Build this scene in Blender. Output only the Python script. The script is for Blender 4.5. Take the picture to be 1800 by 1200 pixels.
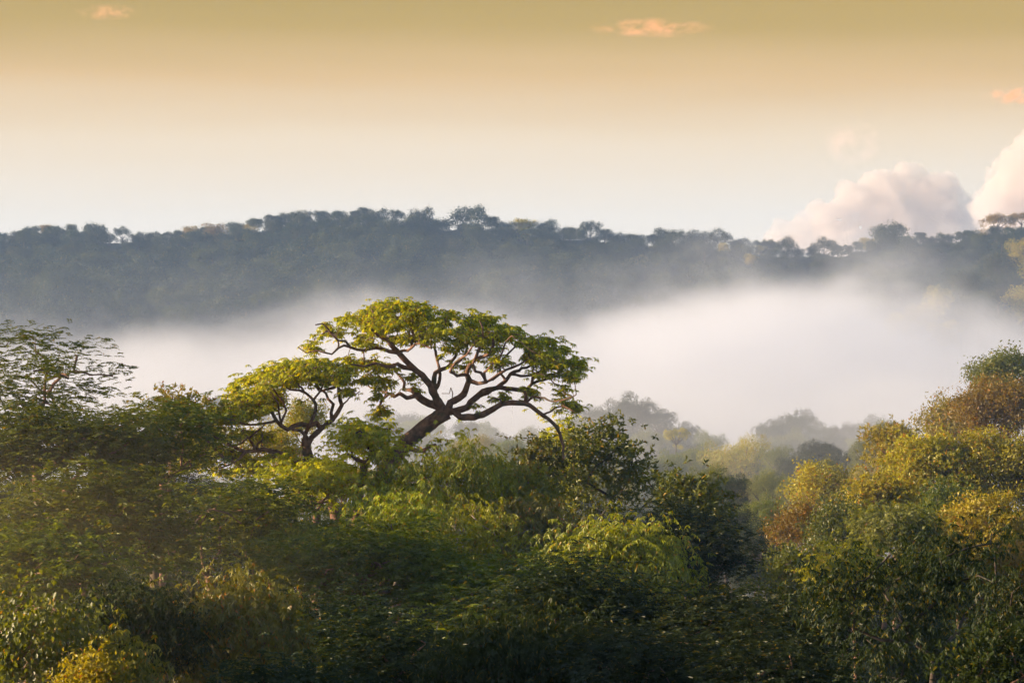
import bpy, math
import numpy as np
from mathutils import Vector

C = bpy.context.scene
COL = C.collection
for o_ in list(bpy.data.objects):
    bpy.data.objects.remove(o_)

# ------------------------------------------------------------------ camera, sky, sun, exposure
CZ = 60.0                       # camera height above the valley floor
F = 4250.0                      # focal length in photograph pixels (85 mm on 36 mm, 1800 px wide)


def P(px, py, Y):
    """world point seen at photograph pixel (px,py) when it stands Y metres away"""
    return np.array(((px - 900) * Y / F, Y, CZ + (600 - py) * Y / F))


cam = bpy.data.cameras.new('camera')
cob = bpy.data.objects.new('camera', cam)
COL.objects.link(cob)
cam.lens = 85
cam.sensor_width = 36
cam.clip_start = 0.5
cam.clip_end = 60000
cob.location = (0, 0, CZ)
cob.rotation_euler = (math.radians(90), 0, 0)
C.camera = cob
C.view_settings.view_transform = 'Standard'
C.view_settings.look = 'None'
C.view_settings.gamma = 1
C.view_settings.exposure = 1.18
cy = C.cycles
cy.use_denoising = True
cy.max_bounces = 12
cy.diffuse_bounces = 3
cy.glossy_bounces = 1
cy.transmission_bounces = 4
cy.volume_bounces = 7
cy.transparent_max_bounces = 8
cy.volume_max_steps = 256
cy.sample_clamp_indirect = 8
cy.use_adaptive_sampling = True
cy.adaptive_threshold = .035

SUN_AZ = math.radians(-97)
SUN_EL = math.radians(12)
sv = Vector((math.sin(SUN_AZ) * math.cos(SUN_EL), math.cos(SUN_AZ) * math.cos(SUN_EL), math.sin(SUN_EL)))
sl = bpy.data.lights.new('sun', 'SUN')
so = bpy.data.objects.new('sun', sl)
COL.objects.link(so)
sl.energy = 5.0
sl.angle = math.radians(0.6)
sl.color = (1, .75, .49)
so.rotation_euler = sv.to_track_quat('Z', 'Y').to_euler()

w = bpy.data.worlds.new('World')
C.world = w
w.use_nodes = True
nt = w.node_tree
nt.nodes.clear()
N = nt.nodes.new
L = nt.links.new
out = N('ShaderNodeOutputWorld')
bg = N('ShaderNodeBackground')
L(bg.outputs[0], out.inputs[0])
sky = N('ShaderNodeTexSky')
sky.sky_type = 'NISHITA'
sky.sun_disc = False
sky.sun_elevation = SUN_EL
sky.sun_rotation = SUN_AZ
sc = N('ShaderNodeVectorMath')
sc.operation = 'SCALE'
sc.inputs[3].default_value = 0.15
L(sky.outputs[0], sc.inputs[0])
tc = N('ShaderNodeTexCoord')
sep = N('ShaderNodeSeparateXYZ')
L(tc.outputs['Generated'], sep.inputs[0])
mr = N('ShaderNodeMapRange')
mr.inputs[1].default_value = 0
mr.inputs[2].default_value = 0.25
mpw = N('ShaderNodeMapping')
mpw.inputs['Scale'].default_value = (2.2, 2.2, 26)
L(tc.outputs['Generated'], mpw.inputs[0])
nw = N('ShaderNodeTexNoise')
nw.inputs['Scale'].default_value = 1.6
nw.inputs['Detail'].default_value = 3
L(mpw.outputs[0], nw.inputs['Vector'])
ma = N('ShaderNodeMath')
ma.operation = 'MULTIPLY_ADD'
ma.inputs[1].default_value = .018
L(nw.outputs[0], ma.inputs[0])
L(sep.outputs[2], ma.inputs[2])
mb = N('ShaderNodeMath')
mb.operation = 'SUBTRACT'
mb.inputs[1].default_value = .009
L(ma.outputs[0], mb.inputs[0])
L(mb.outputs[0], mr.inputs[0])
cr = N('ShaderNodeValToRGB')
L(mr.outputs[0], cr.inputs[0])
SKY_STOPS = [(0, (.84, .78, .70)), (.2, (.86, .77, .65)), (.33, (.79, .63, .43)), (.43, (.67, .45, .20)),
             (.52, (.48, .325, .085)), (.60, (.42, .29, .07)), (1, (.40, .42, .42))]
el = cr.color_ramp.elements
el[0].position = 0
el[0].color = (*SKY_STOPS[0][1], 1)
el[1].position = 1
el[1].color = (*SKY_STOPS[-1][1], 1)
for p_, c_ in SKY_STOPS[1:-1]:
    el.new(p_).color = (*c_, 1)
mix = N('ShaderNodeMix')
mix.data_type = 'RGBA'
m2 = N('ShaderNodeMapRange')
m2.inputs[1].default_value = .16
m2.inputs[2].default_value = .38
L(sep.outputs[2], m2.inputs[0])
L(m2.outputs[0], mix.inputs[0])
L(cr.outputs[0], mix.inputs[6])
L(sc.outputs[0], mix.inputs[7])
L(mix.outputs[2], bg.inputs[0])
bg.inputs[1].default_value = .56


# ------------------------------------------------------------------ node helpers and materials
class G:
    def __init__(s, name):
        s.m = bpy.data.materials.new(name)
        s.m.use_nodes = True
        s.t = s.m.node_tree
        s.t.nodes.clear()
        s.o = s.n('ShaderNodeOutputMaterial')

    def n(s, k, **kw):
        x = s.t.nodes.new(k)
        for a, b in kw.items():
            setattr(x, a, b)
        return x

    def l(s, a, b):
        s.t.links.new(a, b)

    def put(s, sock, v):
        if isinstance(v, (int, float)):
            sock.default_value = v
        elif isinstance(v, tuple):
            sock.default_value = v if len(v) == len(sock.default_value) else (*v, 1)
        else:
            s.l(v, sock)

    def math(s, op, a, b=None, clamp=False):
        x = s.n('ShaderNodeMath', operation=op, use_clamp=clamp)
        s.put(x.inputs[0], a)
        if b is not None:
            s.put(x.inputs[1], b)
        return x.outputs[0]

    def mix(s, f, a, b):
        x = s.n('ShaderNodeMix', data_type='RGBA')
        s.put(x.inputs[0], f)
        s.put(x.inputs[6], a)
        s.put(x.inputs[7], b)
        return x.outputs[2]

    def mr(s, v, a, b, c, d, smooth=False):
        x = s.n('ShaderNodeMapRange')
        if smooth:
            x.interpolation_type = 'SMOOTHSTEP'
        s.put(x.inputs[0], v)
        for i, q in enumerate((a, b, c, d)):
            s.put(x.inputs[i + 1], q)
        return x.outputs[0]

    def noise(s, vec, scale, detail=4, rough=.55):
        x = s.n('ShaderNodeTexNoise')
        x.inputs['Scale'].default_value = scale
        x.inputs['Detail'].default_value = detail
        x.inputs['Roughness'].default_value = rough
        if vec is not None:
            s.l(vec, x.inputs['Vector'])
        return x.outputs[0]


def leaf_mat(name, ca, cb, cc, trans=.4, gloss=.06, vary=.35):
    """ca..cb: leaf tints, cc: the odd turned leaf"""
    g = G(name)
    at = g.n('ShaderNodeAttribute', attribute_name='tone')
    info = g.n('ShaderNodeObjectInfo')
    col = g.mix(at.outputs['Fac'], ca, cb)
    odd = g.math('GREATER_THAN', at.outputs['Fac'], .93)
    col = g.mix(odd, col, cc)
    hs = g.n('ShaderNodeHueSaturation')
    g.put(hs.inputs['Hue'], g.mr(info.outputs['Random'], 0, 1, .5 - .03 * vary, .5 + .03 * vary))
    g.put(hs.inputs['Value'], g.mr(info.outputs['Random'], 0, 1, 1 - vary * .5, 1 + vary * .5))
    g.l(col, hs.inputs['Color'])
    df = g.n('ShaderNodeBsdfDiffuse')
    tr = g.n('ShaderNodeBsdfTranslucent')
    g.l(hs.outputs[0], df.inputs[0])
    tcx = g.n('ShaderNodeHueSaturation')
    tcx.inputs['Saturation'].default_value = 1.15
    tcx.inputs['Value'].default_value = 1.9
    tcx.inputs['Hue'].default_value = .482
    g.l(hs.outputs[0], tcx.inputs['Color'])
    g.l(tcx.outputs[0], tr.inputs[0])
    m1 = g.n('ShaderNodeMixShader')
    m1.inputs[0].default_value = trans
    g.l(df.outputs[0], m1.inputs[1])
    g.l(tr.outputs[0], m1.inputs[2])
    gl = g.n('ShaderNodeBsdfGlossy')
    gl.inputs['Roughness'].default_value = .42
    gl.inputs['Color'].default_value = (1, 1, 1, 1)
    m3 = g.n('ShaderNodeMixShader')
    m3.inputs[0].default_value = gloss
    g.l(m1.outputs[0], m3.inputs[1])
    g.l(gl.outputs[0], m3.inputs[2])
    g.l(m3.outputs[0], g.o.inputs[0])
    return g.m


def bark_mat(name, a, b, moss, scale=3):
    g = G(name)
    t = g.n('ShaderNodeTexCoord')
    n1 = g.noise(t.outputs['Object'], scale, 6, .65)
    n2 = g.noise(t.outputs['Object'], scale * .35, 3)
    col = g.mix(g.mr(n1, .35, .65, 0, 1), a, b)
    col = g.mix(g.mr(n2, .52, .62, 0, .8), col, moss)
    bs = g.n('ShaderNodeBsdfPrincipled')
    g.l(col, bs.inputs['Base Color'])
    bs.inputs['Roughness'].default_value = .9
    bp = g.n('ShaderNodeBump')
    bp.inputs['Strength'].default_value = .7
    bp.inputs['Distance'].default_value = .06
    g.l(n1, bp.inputs['Height'])
    g.l(bp.outputs[0], bs.inputs['Normal'])
    g.l(bs.outputs[0], g.o.inputs[0])
    return g.m


M = {
    'palmate': leaf_mat('palmate_leaf', (.11, .15, .008), (.52, .49, .012), (.42, .28, .01), .5, .03),
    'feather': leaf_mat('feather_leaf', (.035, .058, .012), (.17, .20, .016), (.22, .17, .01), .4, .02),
    'feather_dark': leaf_mat('feather_leaf_dark', (.015, .026, .010), (.042, .056, .014), (.12, .10, .01), .35, .02),  # shaded version of the feather leaf; shadow of the bottom crowns put into its colour
    'droop': leaf_mat('drooping_leaf', (.065, .095, .009), (.38, .40, .014), (.36, .22, .01), .34, .03),
    'droop_gold': leaf_mat('drooping_leaf_gold', (.08, .095, .012), (.26, .23, .016), (.38, .17, .01), .34, .04),
    'broad': leaf_mat('glossy_leaf', (.035, .052, .010), (.17, .17, .012), (.26, .16, .01), .35, .035),
    'heart': leaf_mat('heart_leaf', (.08, .11, .018), (.16, .17, .02), (.30, .20, .02), .42, .03),
    'olive': leaf_mat('olive_leaf', (.105, .115, .010), (.48, .41, .014), (.42, .20, .01), .34, .03),
    'yellow': leaf_mat('yellow_leaf', (.27, .24, .014), (.42, .34, .016), (.45, .22, .01), .34, .03),
    'bronze': leaf_mat('bronze_leaf', (.13, .105, .014), (.30, .215, .016), (.34, .17, .01), .42, .03),
    'green': leaf_mat('green_leaf', (.07, .10, .015), (.17, .19, .018), (.28, .20, .01), .4, .03),
    'pale': leaf_mat('mint_leaf', (.12, .15, .03), (.24, .26, .035), (.30, .28, .03), .42, .03),
    'ridge_green': leaf_mat('ridge_green_leaf', (.016, .030, .013), (.080, .088, .018), (.14, .10, .012), .3, .02),
    'ridge': leaf_mat('ridge_leaf', (.018, .032, .014), (.048, .060, .016), (.10, .08, .012), .3, .02),
    'dark': leaf_mat('dark_leaf', (.017, .029, .010), (.042, .056, .013), (.13, .10, .01), .35, .012),  # leaf colour lowered to deepen the shade among the lowest crowns
}
BARK = bark_mat('bark', (.10, .050, .030), (.30, .165, .10), (.09, .075, .045), 5)
BARK_PALE = bark_mat('pale_bark', (.20, .15, .11), (.42, .34, .27), (.14, .10, .07), 5)
BARK_DARK = bark_mat('dark_bark', (.05, .035, .025), (.11, .08, .06), (.06, .06, .035), 5)

g = G('forest_floor')
geo = g.n('ShaderNodeNewGeometry')
c1 = g.noise(geo.outputs['Position'], .12, 8, .7)
c2 = g.noise(geo.outputs['Position'], .9, 5, .7)
col = g.mix(g.mr(c1, .35, .65, 0, 1), (.016, .026, .010), (.04, .052, .016))
col = g.mix(g.mr(c2, .5, .7, 0, .6), col, (.05, .035, .018))
bs = g.n('ShaderNodeBsdfPrincipled')
g.l(col, bs.inputs['Base Color'])
bs.inputs['Roughness'].default_value = 1
bs.inputs['Specular IOR Level'].default_value = .1
bp = g.n('ShaderNodeBump')
bp.inputs['Distance'].default_value = 1.5
g.l(c2, bp.inputs['Height'])
g.l(bp.outputs[0], bs.inputs['Normal'])
g.l(bs.outputs[0], g.o.inputs[0])
FLOOR = g.m


# ------------------------------------------------------------------ mesh helpers
def norm(a):
    return a / np.maximum(np.linalg.norm(a, axis=-1, keepdims=True), 1e-9)


def raw_mesh(name, V, faces_flat, starts, totals, mat, tone=None, smooth=False):
    me = bpy.data.meshes.new(name)
    me.vertices.add(len(V))
    me.vertices.foreach_set('co', np.ascontiguousarray(V, dtype=np.float32).ravel())
    me.loops.add(len(faces_flat))
    me.loops.foreach_set('vertex_index', faces_flat.astype(np.int32))
    me.polygons.add(len(starts))
    me.polygons.foreach_set('loop_start', starts.astype(np.int32))
    me.polygons.foreach_set('loop_total', totals.astype(np.int32))
    if smooth:
        me.polygons.foreach_set('use_smooth', np.ones(len(starts), bool))
    if tone is not None:
        at = me.attributes.new('tone', 'FLOAT', 'FACE')
        at.data.foreach_set('value', tone.astype(np.float32))
    me.materials.append(mat)
    me.update(calc_edges=True)
    return me


def link(name, me, parent=None, loc=None):
    o = bpy.data.objects.new(name, me)
    COL.objects.link(o)
    if parent is not None:
        o.parent = parent
    if loc is not None:
        o.location = loc
    return o


def leaves_mesh(name, lv, mat, rng, tone=None):
    """lv: (base, dir, normal, length, width) -> folded four-point leaves"""
    B, D, Nn, Ln, W = lv
    n = len(B)
    D = norm(D)
    S_ = norm(np.cross(D, Nn))
    U = np.cross(S_, D)
    Ln = Ln[:, None]
    W = W[:, None]
    mid = B + D * Ln * .42
    V = np.empty((n, 4, 3))
    V[:, 0] = B
    V[:, 1] = mid + S_ * W * .5 + U * W * .16
    V[:, 2] = B + D * Ln - U * Ln * .14
    V[:, 3] = mid - S_ * W * .5 + U * W * .16
    idx = (np.arange(n) * 4)[:, None]
    fc = np.concatenate([idx + np.array([[0, 1, 2]]), idx + np.array([[0, 2, 3]])], axis=1).reshape(-1)
    nf = n * 2
    tn = rng.random(n)
    if tone is not None:      # whole sprays differ in tint as well as single leaves
        tn = np.where(tn > .95, tn, np.clip(.62 * np.repeat(tone, n // len(tone)) + .38 * tn, 0, .92))
    tone = np.repeat(tn, 2)
    return raw_mesh(name, V.reshape(-1, 3), fc, np.arange(nf) * 3, np.full(nf, 3), mat, tone)


UP = np.array((0, 0, 1.0))


def basis(a, rng):
    r = rng.normal(size=a.shape)
    u = norm(np.cross(a, r))
    return u, np.cross(a, u)


def units(kind, c, outd, size, rng):
    """leaf units at the points c, facing outd"""
    n = len(c)
    outd = norm(outd)
    if kind == 'palmate':
        m = 7
        a = norm(UP * .9 + outd * .55 + rng.normal(size=(n, 3)) * .28)
        u, v = basis(a, rng)
        th = (np.arange(m)[None, :] * 2 * np.pi / m + rng.random((n, 1)) * 6.28 + rng.normal(size=(n, m)) * .12)
        rad = u[:, None] * np.cos(th)[..., None] + v[:, None] * np.sin(th)[..., None]
        dr = rng.uniform(.3, 1.15, (n, m, 1))
        D = norm(rad - UP * dr + a[:, None] * .18)
        B = c[:, None] + rad * size * .06
        Nn = np.repeat(a[:, None], m, 1)
        Ln = size * rng.uniform(.38, .58, (n, m))
        W = Ln * .40
    elif kind == 'feather':
        m = 12
        hz = outd * np.array((1, 1, .25)) + rng.normal(size=(n, 3)) * np.array((.6, .6, .16)) + UP * .08
        d = norm(hz)
        side = norm(np.cross(d, UP))
        k = np.arange(m)
        t = ((k // 2) + .6) / (m / 2)
        sg = np.where(k % 2 == 0, 1., -1.)
        B = c[:, None] + d[:, None] * (t * size)[None, :, None] - UP * (t ** 2 * .28 * size)[None, :, None]
        D = norm(side[:, None] * sg[None, :, None] * .9 + d[:, None] * .55 - UP * .18 + rng.normal(size=(n, m, 3)) * .12)
        Nn = np.broadcast_to(UP, B.shape) + rng.normal(size=(n, m, 3)) * .5 + outd[:, None] * .35
        Ln = size * .36 * (1 - .45 * np.abs(t - .4))[None, :] * rng.uniform(.8, 1.2, (n, m))
        W = Ln * .42
    elif kind == 'droop':
        m = 9
        d = norm(outd * .7 + UP * .15 + rng.normal(size=(n, 3)) * .4)
        k = np.arange(m)
        t = (k + .5) / m
        B = c[:, None] + d[:, None] * (t * size * .8)[None, :, None] - UP * (t ** 1.6 * .75 * size)[None, :, None]
        side = norm(np.cross(d, UP))
        sg = np.where(k % 2 == 0, 1., -1.)
        D = norm(side[:, None] * sg[None, :, None] * .55 + d[:, None] * .3 - UP * .8 + rng.normal(size=(n, m, 3)) * .22)
        Nn = d[:, None] + UP * .5 + rng.normal(size=(n, m, 3)) * .4
        Ln = size * .42 * rng.uniform(.75, 1.2, (n, m))
        W = Ln * .32
    elif kind == 'broad':
        m = 8
        a = norm(outd * .6 + UP * .6 + rng.normal(size=(n, 3)) * .35)
        D = norm(a[:, None] * .55 + rng.normal(size=(n, m, 3)) * .75)
        B = c[:, None] + D * size * .05 - a[:, None] * rng.uniform(0, .5, (n, m, 1)) * size
        Nn = a[:, None] + rng.normal(size=(n, m, 3)) * .35
        Ln = size * .5 * rng.uniform(.8, 1.2, (n, m))
        W = Ln * .46
    elif kind == 'heart':
        m = 5
        B = c[:, None] + rng.normal(size=(n, m, 3)) * size * .45
        D = norm(-UP * .8 + outd[:, None] * .4 + rng.normal(size=(n, m, 3)) * .35)
        Nn = outd[:, None] + rng.normal(size=(n, m, 3)) * .5
        Ln = size * .42 * rng.uniform(.7, 1.2, (n, m))
        W = Ln * .8
    else:  # small
        m = 9
        B = c[:, None] + rng.normal(size=(n, m, 3)) * size * .5
        D = norm(outd[:, None] * .5 + rng.normal(size=(n, m, 3)) * .8)
        Nn = outd[:, None] * .9 + UP * .7 + rng.normal(size=(n, m, 3)) * .5
        Ln = size * .5 * rng.uniform(.7, 1.2, (n, m))
        W = Ln * .55
    f = lambda x: x.reshape(-1, 3)
    return [f(B), f(D), f(Nn), Ln.reshape(-1), W.reshape(-1)]


def cat(lst):
    return [np.concatenate([q[i] for q in lst]) for i in range(5)]


class Skel:
    """branch graph: positions, parents, traced radii, limb ids"""

    def __init__(s):
        s.p = []
        s.par = []
        s.r = []
        s.lid = []

    def path(s, pts, rad, lid, start=None, step=.35, wob=0, rng=None):
        pts = np.array(pts, float)
        if start is None and s.p:
            A = np.array(s.p)
            start = int(np.argmin(((A - pts[0]) ** 2).sum(1)))
        if start is not None:
            pts = np.vstack([np.array(s.p[start])[None], pts[1:]])
        # Catmull-Rom through the points
        q = [pts[0]]
        rr = [rad[0]]
        n = len(pts)
        for i in range(n - 1):
            a = pts[max(i - 1, 0)]
            b = pts[i]
            c = pts[i + 1]
            d = pts[min(i + 2, n - 1)]
            k = max(1, int(np.linalg.norm(c - b) / step))
            for j in range(1, k + 1):
                t = j / k
                x = .5 * ((2 * b) + (c - a) * t + (2 * a - 5 * b + 4 * c - d) * t * t + (3 * b - a - 3 * c + d) * t ** 3)
                if wob and rng is not None:
                    x = x + rng.normal(size=3) * wob * step
                q.append(x)
                u = (i + t) / (n - 1)
                rr.append(rad[0] + (rad[1] - rad[0]) * u if len(rad) == 2 else np.interp(u * (n - 1), range(n), rad))
        prev = start
        if start is None:
            s.p.append(q[0]); s.par.append(-1); s.r.append(rr[0]); s.lid.append(lid)
            prev = 0
        for x, r_ in zip(q[1:], rr[1:]):
            s.p.append(x); s.par.append(prev); s.r.append(r_); s.lid.append(lid)
            prev = len(s.p) - 1
        return prev

    def grow(s, A, rng, step=.3, first=0, up=.12, jit=.10):
        """join every attraction point to the nearest wood, nearest points first"""
        A = np.asarray(A)
        n0 = len(s.p)
        cap = n0 + len(A) * 16 + 16
        arr = np.empty((cap, 3))
        arr[:n0] = s.p
        n = n0
        d0 = np.array([((arr[first:n0] - a) ** 2).sum(1).min() for a in A])
        ends = []
        for i in np.argsort(d0):
            a = A[i]
            dd = ((arr[first:n] - a) ** 2).sum(1)
            j = int(np.argmin(dd)) + first
            dist = math.sqrt(dd[j - first])
            k = min(14, max(1, int(math.ceil(dist / step))))
            b = arr[j]
            prev = j
            bow = UP * up * dist + rng.normal(size=3) * jit * dist
            for t in np.arange(1, k + 1) / k:
                x = b + (a - b) * t + bow * 4 * t * (1 - t) * .5 + (rng.normal(size=3) * .12 * step if t < 1 else 0)
                arr[n] = x
                s.p.append(x); s.par.append(prev); s.r.append(0); s.lid.append(s.lid[j])
                prev = n
                n += 1
            ends.append((i, prev))
        return ends

    def finish(s, tip=.012, expo=.45, maxr=None):
        n = len(s.p)
        cnt = np.ones(n)
        par = np.array(s.par)
        ch = np.zeros(n, int)
        for i in range(n - 1, 0, -1):
            if par[i] >= 0:
                ch[par[i]] += 1
        leafn = np.where(ch == 0, 1., 0.)
        for i in range(n - 1, 0, -1):
            leafn[par[i]] += leafn[i]
        pipe = tip * np.maximum(leafn, 1) ** expo
        r = np.maximum(np.array(s.r), pipe if maxr is None else np.minimum(pipe, maxr))
        for i in range(1, n):
            if r[i] > r[par[i]] * 1.0:
                r[i] = r[par[i]]
        s.rad = r
        s.P = np.array(s.p)

    def tubes(s, sel, rng, minr=0.0, sides=7):
        """tube mesh arrays of the chains whose limb id is in sel"""
        P_, par, r = s.P, s.par, s.rad
        n = len(P_)
        kids = [[] for _ in range(n)]
        for i in range(1, n):
            kids[par[i]].append(i)
        V = []
        Fc = []
        nv = 0
        done = set()
        order = range(n)
        starts = [0] + []
        stack = [(0, None)]
        while stack:
            i, frm = stack.pop()
            chain = [] if frm is None else [frm]
            j = i
            while True:
                chain.append(j)
                if not kids[j]:
                    break
                ks = sorted(kids[j], key=lambda q: -r[q])
                for q in ks[1:]:
                    stack.append((q, j))
                j = ks[0]
            lid = s.lid[chain[-1]] if len(chain) < 3 else s.lid[chain[len(chain) // 2]]
            ok_ = [s.lid[q] in sel for q in chain]
            if True not in ok_:
                continue
            f_ = ok_.index(True)
            e_ = len(ok_) - ok_[::-1].index(True)
            chain_sel = chain[max(0, f_ - 1):e_]
            if len(chain_sel) < 2:
                continue
            # contiguous
            pts = P_[chain_sel]
            rr = r[chain_sel].copy()
            if frm is not None and chain_sel[0] == frm:
                rr[0] = min(rr[0], rr[1] * 1.25)
            if rr.max() < minr:
                continue
            sd = sides if rr[0] > .05 else (5 if rr[0] > .025 else 3)
            tg = norm(np.gradient(pts, axis=0))
            ref = np.array((.31, .87, .39)) if abs(tg[0][0]) > .8 else np.array((.93, .21, .3))
            u = norm(ref - tg * (tg @ ref)[:, None])
            v = np.cross(tg, u)
            th = np.arange(sd) * 2 * np.pi / sd
            lump = 1 + (rng.normal(size=(len(pts), sd)) * .06 if rr[0] > .05 else 0)
            rr_ = rr[:, None] * lump * np.ones((1, sd))
            ring = pts[:, None] + (u[:, None] * np.cos(th)[None, :, None] + v[:, None] * np.sin(th)[None, :, None]) * rr_[..., None]
            V.append(ring.reshape(-1, 3))
            m = len(pts)
            a = np.arange(m - 1)[:, None] * sd + np.arange(sd)[None]
            b = np.arange(m - 1)[:, None] * sd + (np.arange(sd)[None] + 1) % sd
            q = np.stack([a, b, b + sd, a + sd], -1).reshape(-1, 4) + nv
            Fc.append(q)
            nv += m * sd
        if not V:
            return None
        return np.concatenate(V), np.concatenate(Fc)

    def tube_mesh(s, name, sel, mat, rng, minr=0, sides=7):
        t = s.tubes(sel, rng, minr, sides)
        if t is None:
            return None
        V, Q = t
        return raw_mesh(name, V, Q.reshape(-1), np.arange(len(Q)) * 4, np.full(len(Q), 4), mat, None, True)


def empty(name, loc, label, cat_, group=None):
    o = bpy.data.objects.new(name, None)
    COL.objects.link(o)
    o.location = [float(q) for q in loc]
    o['label'] = label
    o['category'] = cat_
    if group:
        o['group'] = group
    return o


# ------------------------------------------------------------------ terrain
YS = [-200, 0, 30, 60, 100, 160, 250, 400, 600, 690, 780, 826, 866, 900, 960, 1100, 1600]
ZS = [0, -2, -14, -24, -33, -42, -50, -54, -66, -66, -20, 9, 25, 38, 38, 5, -45]
SKYLINE = [(-900, 400), (-300, 402), (0, 395), (100, 387), (180, 388), (230, 400), (300, 395), (420, 380), (470, 372), (520, 362), (600, 358), (650, 359), (740, 365),
           (780, 382), (830, 364), (870, 375), (950, 378), (1000, 386), (1040, 390), (1120, 405), (1200, 405), (1260, 401), (1330, 412), (1380, 414), (1410, 428),
           (1450, 416), (1490, 426), (1520, 412), (1570, 398), (1640, 405), (1720, 395), (1750, 378), (1800, 374), (2100, 350), (2700, 330)]
CTRL = []        # (x, y, wanted ground height, spread) control points from the trees


def ground(x, y):
    x = np.asarray(x, float)
    y = np.asarray(y, float)
    z = np.interp(y, YS, ZS)
    # crest follows the skyline
    wgt = np.clip((y - 700) / 200, 0, 1) * np.clip((1300 - y) / 350, 0, 1)
    px = 900 + x * F / 900
    crest = (600 - np.interp(px, [q[0] for q in SKYLINE], [q[1] for q in SKYLINE])) * 900 / F - 7.3
    z = z + wgt * (crest - 38)
    # spur reaching out of the ridge on the right
    z = z + 17 * np.exp(-((x - 168) / 46) ** 2 - ((y - 790) / 60) ** 2)
    z = z + 1.2 * np.sin(x / 13 + y / 19) + .8 * np.sin(x / 7.3 - y / 11)
    if CTRL:
        c = np.array(CTRL)
        sh = np.broadcast(x, y).shape
        xf = np.broadcast_to(x, sh).ravel()
        yf = np.broadcast_to(y, sh).ravel()
        zf = np.broadcast_to(z, sh).ravel().copy()
        base = c[:, 4]
        ww = np.zeros(len(xf)) + .25
        acc = np.zeros(len(xf))
        for k in range(len(c)):
            e = np.exp(-(((xf - c[k, 0]) ** 2 + (yf - c[k, 1]) ** 2) / c[k, 3] ** 2))
            ww += e
            acc += e * (c[k, 2] - base[k])
        z = (zf + acc / ww).reshape(sh)
    return z + CZ


# ------------------------------------------------------------------ distant tree prototypes (unit crowns)
def far_crown(seed, mat, nleaf, flat, clumps, ls, spread=.34, open_=0.0):
    rng = np.random.default_rng(seed)
    C_ = []
    for i in range(clumps):
        th = i * 2.399 + rng.random() * .7
        rr = math.sqrt((i + .5) / clumps) * .76
        z = flat * (math.sqrt(max(0, 1 - rr * rr)) * rng.uniform(.5, 1.0)) - .18 * (rng.random() < .3)
        C_.append((rr * math.cos(th), rr * math.sin(th), z, spread * rng.uniform(.6, 1.25)))
    for i in range(clumps * (2 if clumps > 40 else 1) // 2 if open_ == 0 else 2):
        th = i * 2.7 + .4
        C_.append((.66 * math.cos(th), .66 * math.sin(th), -.18 - (.42 if clumps > 40 else .2) * rng.random(), spread * rng.uniform(.8, 1.2)))
    C_ = np.array(C_)
    if open_ == 0:
        C_ = np.vstack([C_, [[0, 0, flat * .2, .6], [.3, .1, -.05, .5], [-.3, -.1, -.05, .5]]])
    n = nleaf // 9
    pick = rng.choice(len(C_), n, p=C_[:, 3] ** 2 / (C_[:, 3] ** 2).sum())
    d = norm(rng.normal(size=(n, 3)) + UP * .35)
    rad = C_[pick, 3] * (.55 + .45 * rng.random(n) ** .4)
    c = C_[pick, :3] + d * rad[:, None] * np.array((1, 1, .72))
    lv = units('small', c, d, ls, rng)
    tone = rng.random(len(C_))[pick]
    top = max(lv[0][:, 2].max(), .1)
    me = leaves_mesh('far_crown', lv, mat, rng, tone)
    # wood: trunk 0..-1 below crown base and limbs to clumps
    s = Skel()
    s.path([(0, 0, -5.5), (.03, .02, -1.6), (0, 0, -.25)], (.07, .045), 0, step=.3)
    for cc in C_[:clumps:2 if clumps > 10 else 1]:
        s.path([(0, 0, -.3), cc[:3] * .5 + np.array((0, 0, -.12)), cc[:3] * .9], (.03, .01), 1, step=.2)
    s.finish(.008)
    wm = s.tube_mesh('far_trunk', {0, 1}, BARK_DARK, rng, 0, 5)
    return me, wm, top


FAR = {}
for nm, mt in (('green', 'green'), ('dark', 'dark'), ('olive', 'olive'), ('bronze', 'bronze'), ('yellow', 'yellow'), ('pale', 'pale')):
    FAR[nm] = [far_crown(11 + 7 * k + len(nm), M[mt], 7200, fl, cl, .15, sp, op)
               for k, (fl, cl, sp, op) in enumerate([(.72, 12, .34, 0), (.55, 16, .28, 0), (.85, 10, .36, 0)])]
FAR['green'] = [far_crown(341 + 7 * k, M['ridge_green'], 7200, fl, cl, .15, sp, 0) for k, (fl, cl, sp) in enumerate([(.72, 12, .34), (.55, 16, .28), (.85, 10, .36)])]
FAR['dark'] = [far_crown(311 + 7 * k, M['ridge'], 7200, fl, cl, .15, sp, 0) for k, (fl, cl, sp) in enumerate([(.72, 12, .34), (.55, 16, .28), (.85, 10, .36), (.65, 20, .25)])]
FAR['open'] = [far_crown(77, M['ridge'], 4600, .5, 12, .13, .26, 1), far_crown(78, M['ridge'], 4600, .75, 11, .13, .27, 1)]
FAR['bronze_open'] = [far_crown(79, M['bronze'], 4200, .6, 11, .12, .25, 1)]
# finer ones for the middle distance
MID = {}
for nm, mt in (('green', 'green'), ('dark', 'dark'), ('olive', 'olive'), ('bronze', 'bronze'), ('yellow', 'yellow'), ('pale', 'pale')):
    MID[nm] = [far_crown(131 + 7 * k + len(nm), M[mt], 18000, fl, cl, .092, sp, 0)
               for k, (fl, cl, sp) in enumerate([(.75, 20, .27), (.55, 26, .22), (.9, 16, .3)])]
MID['open'] = [far_crown(177, M['green'], 10000, .5, 16, .085, .22, 1)]

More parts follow.
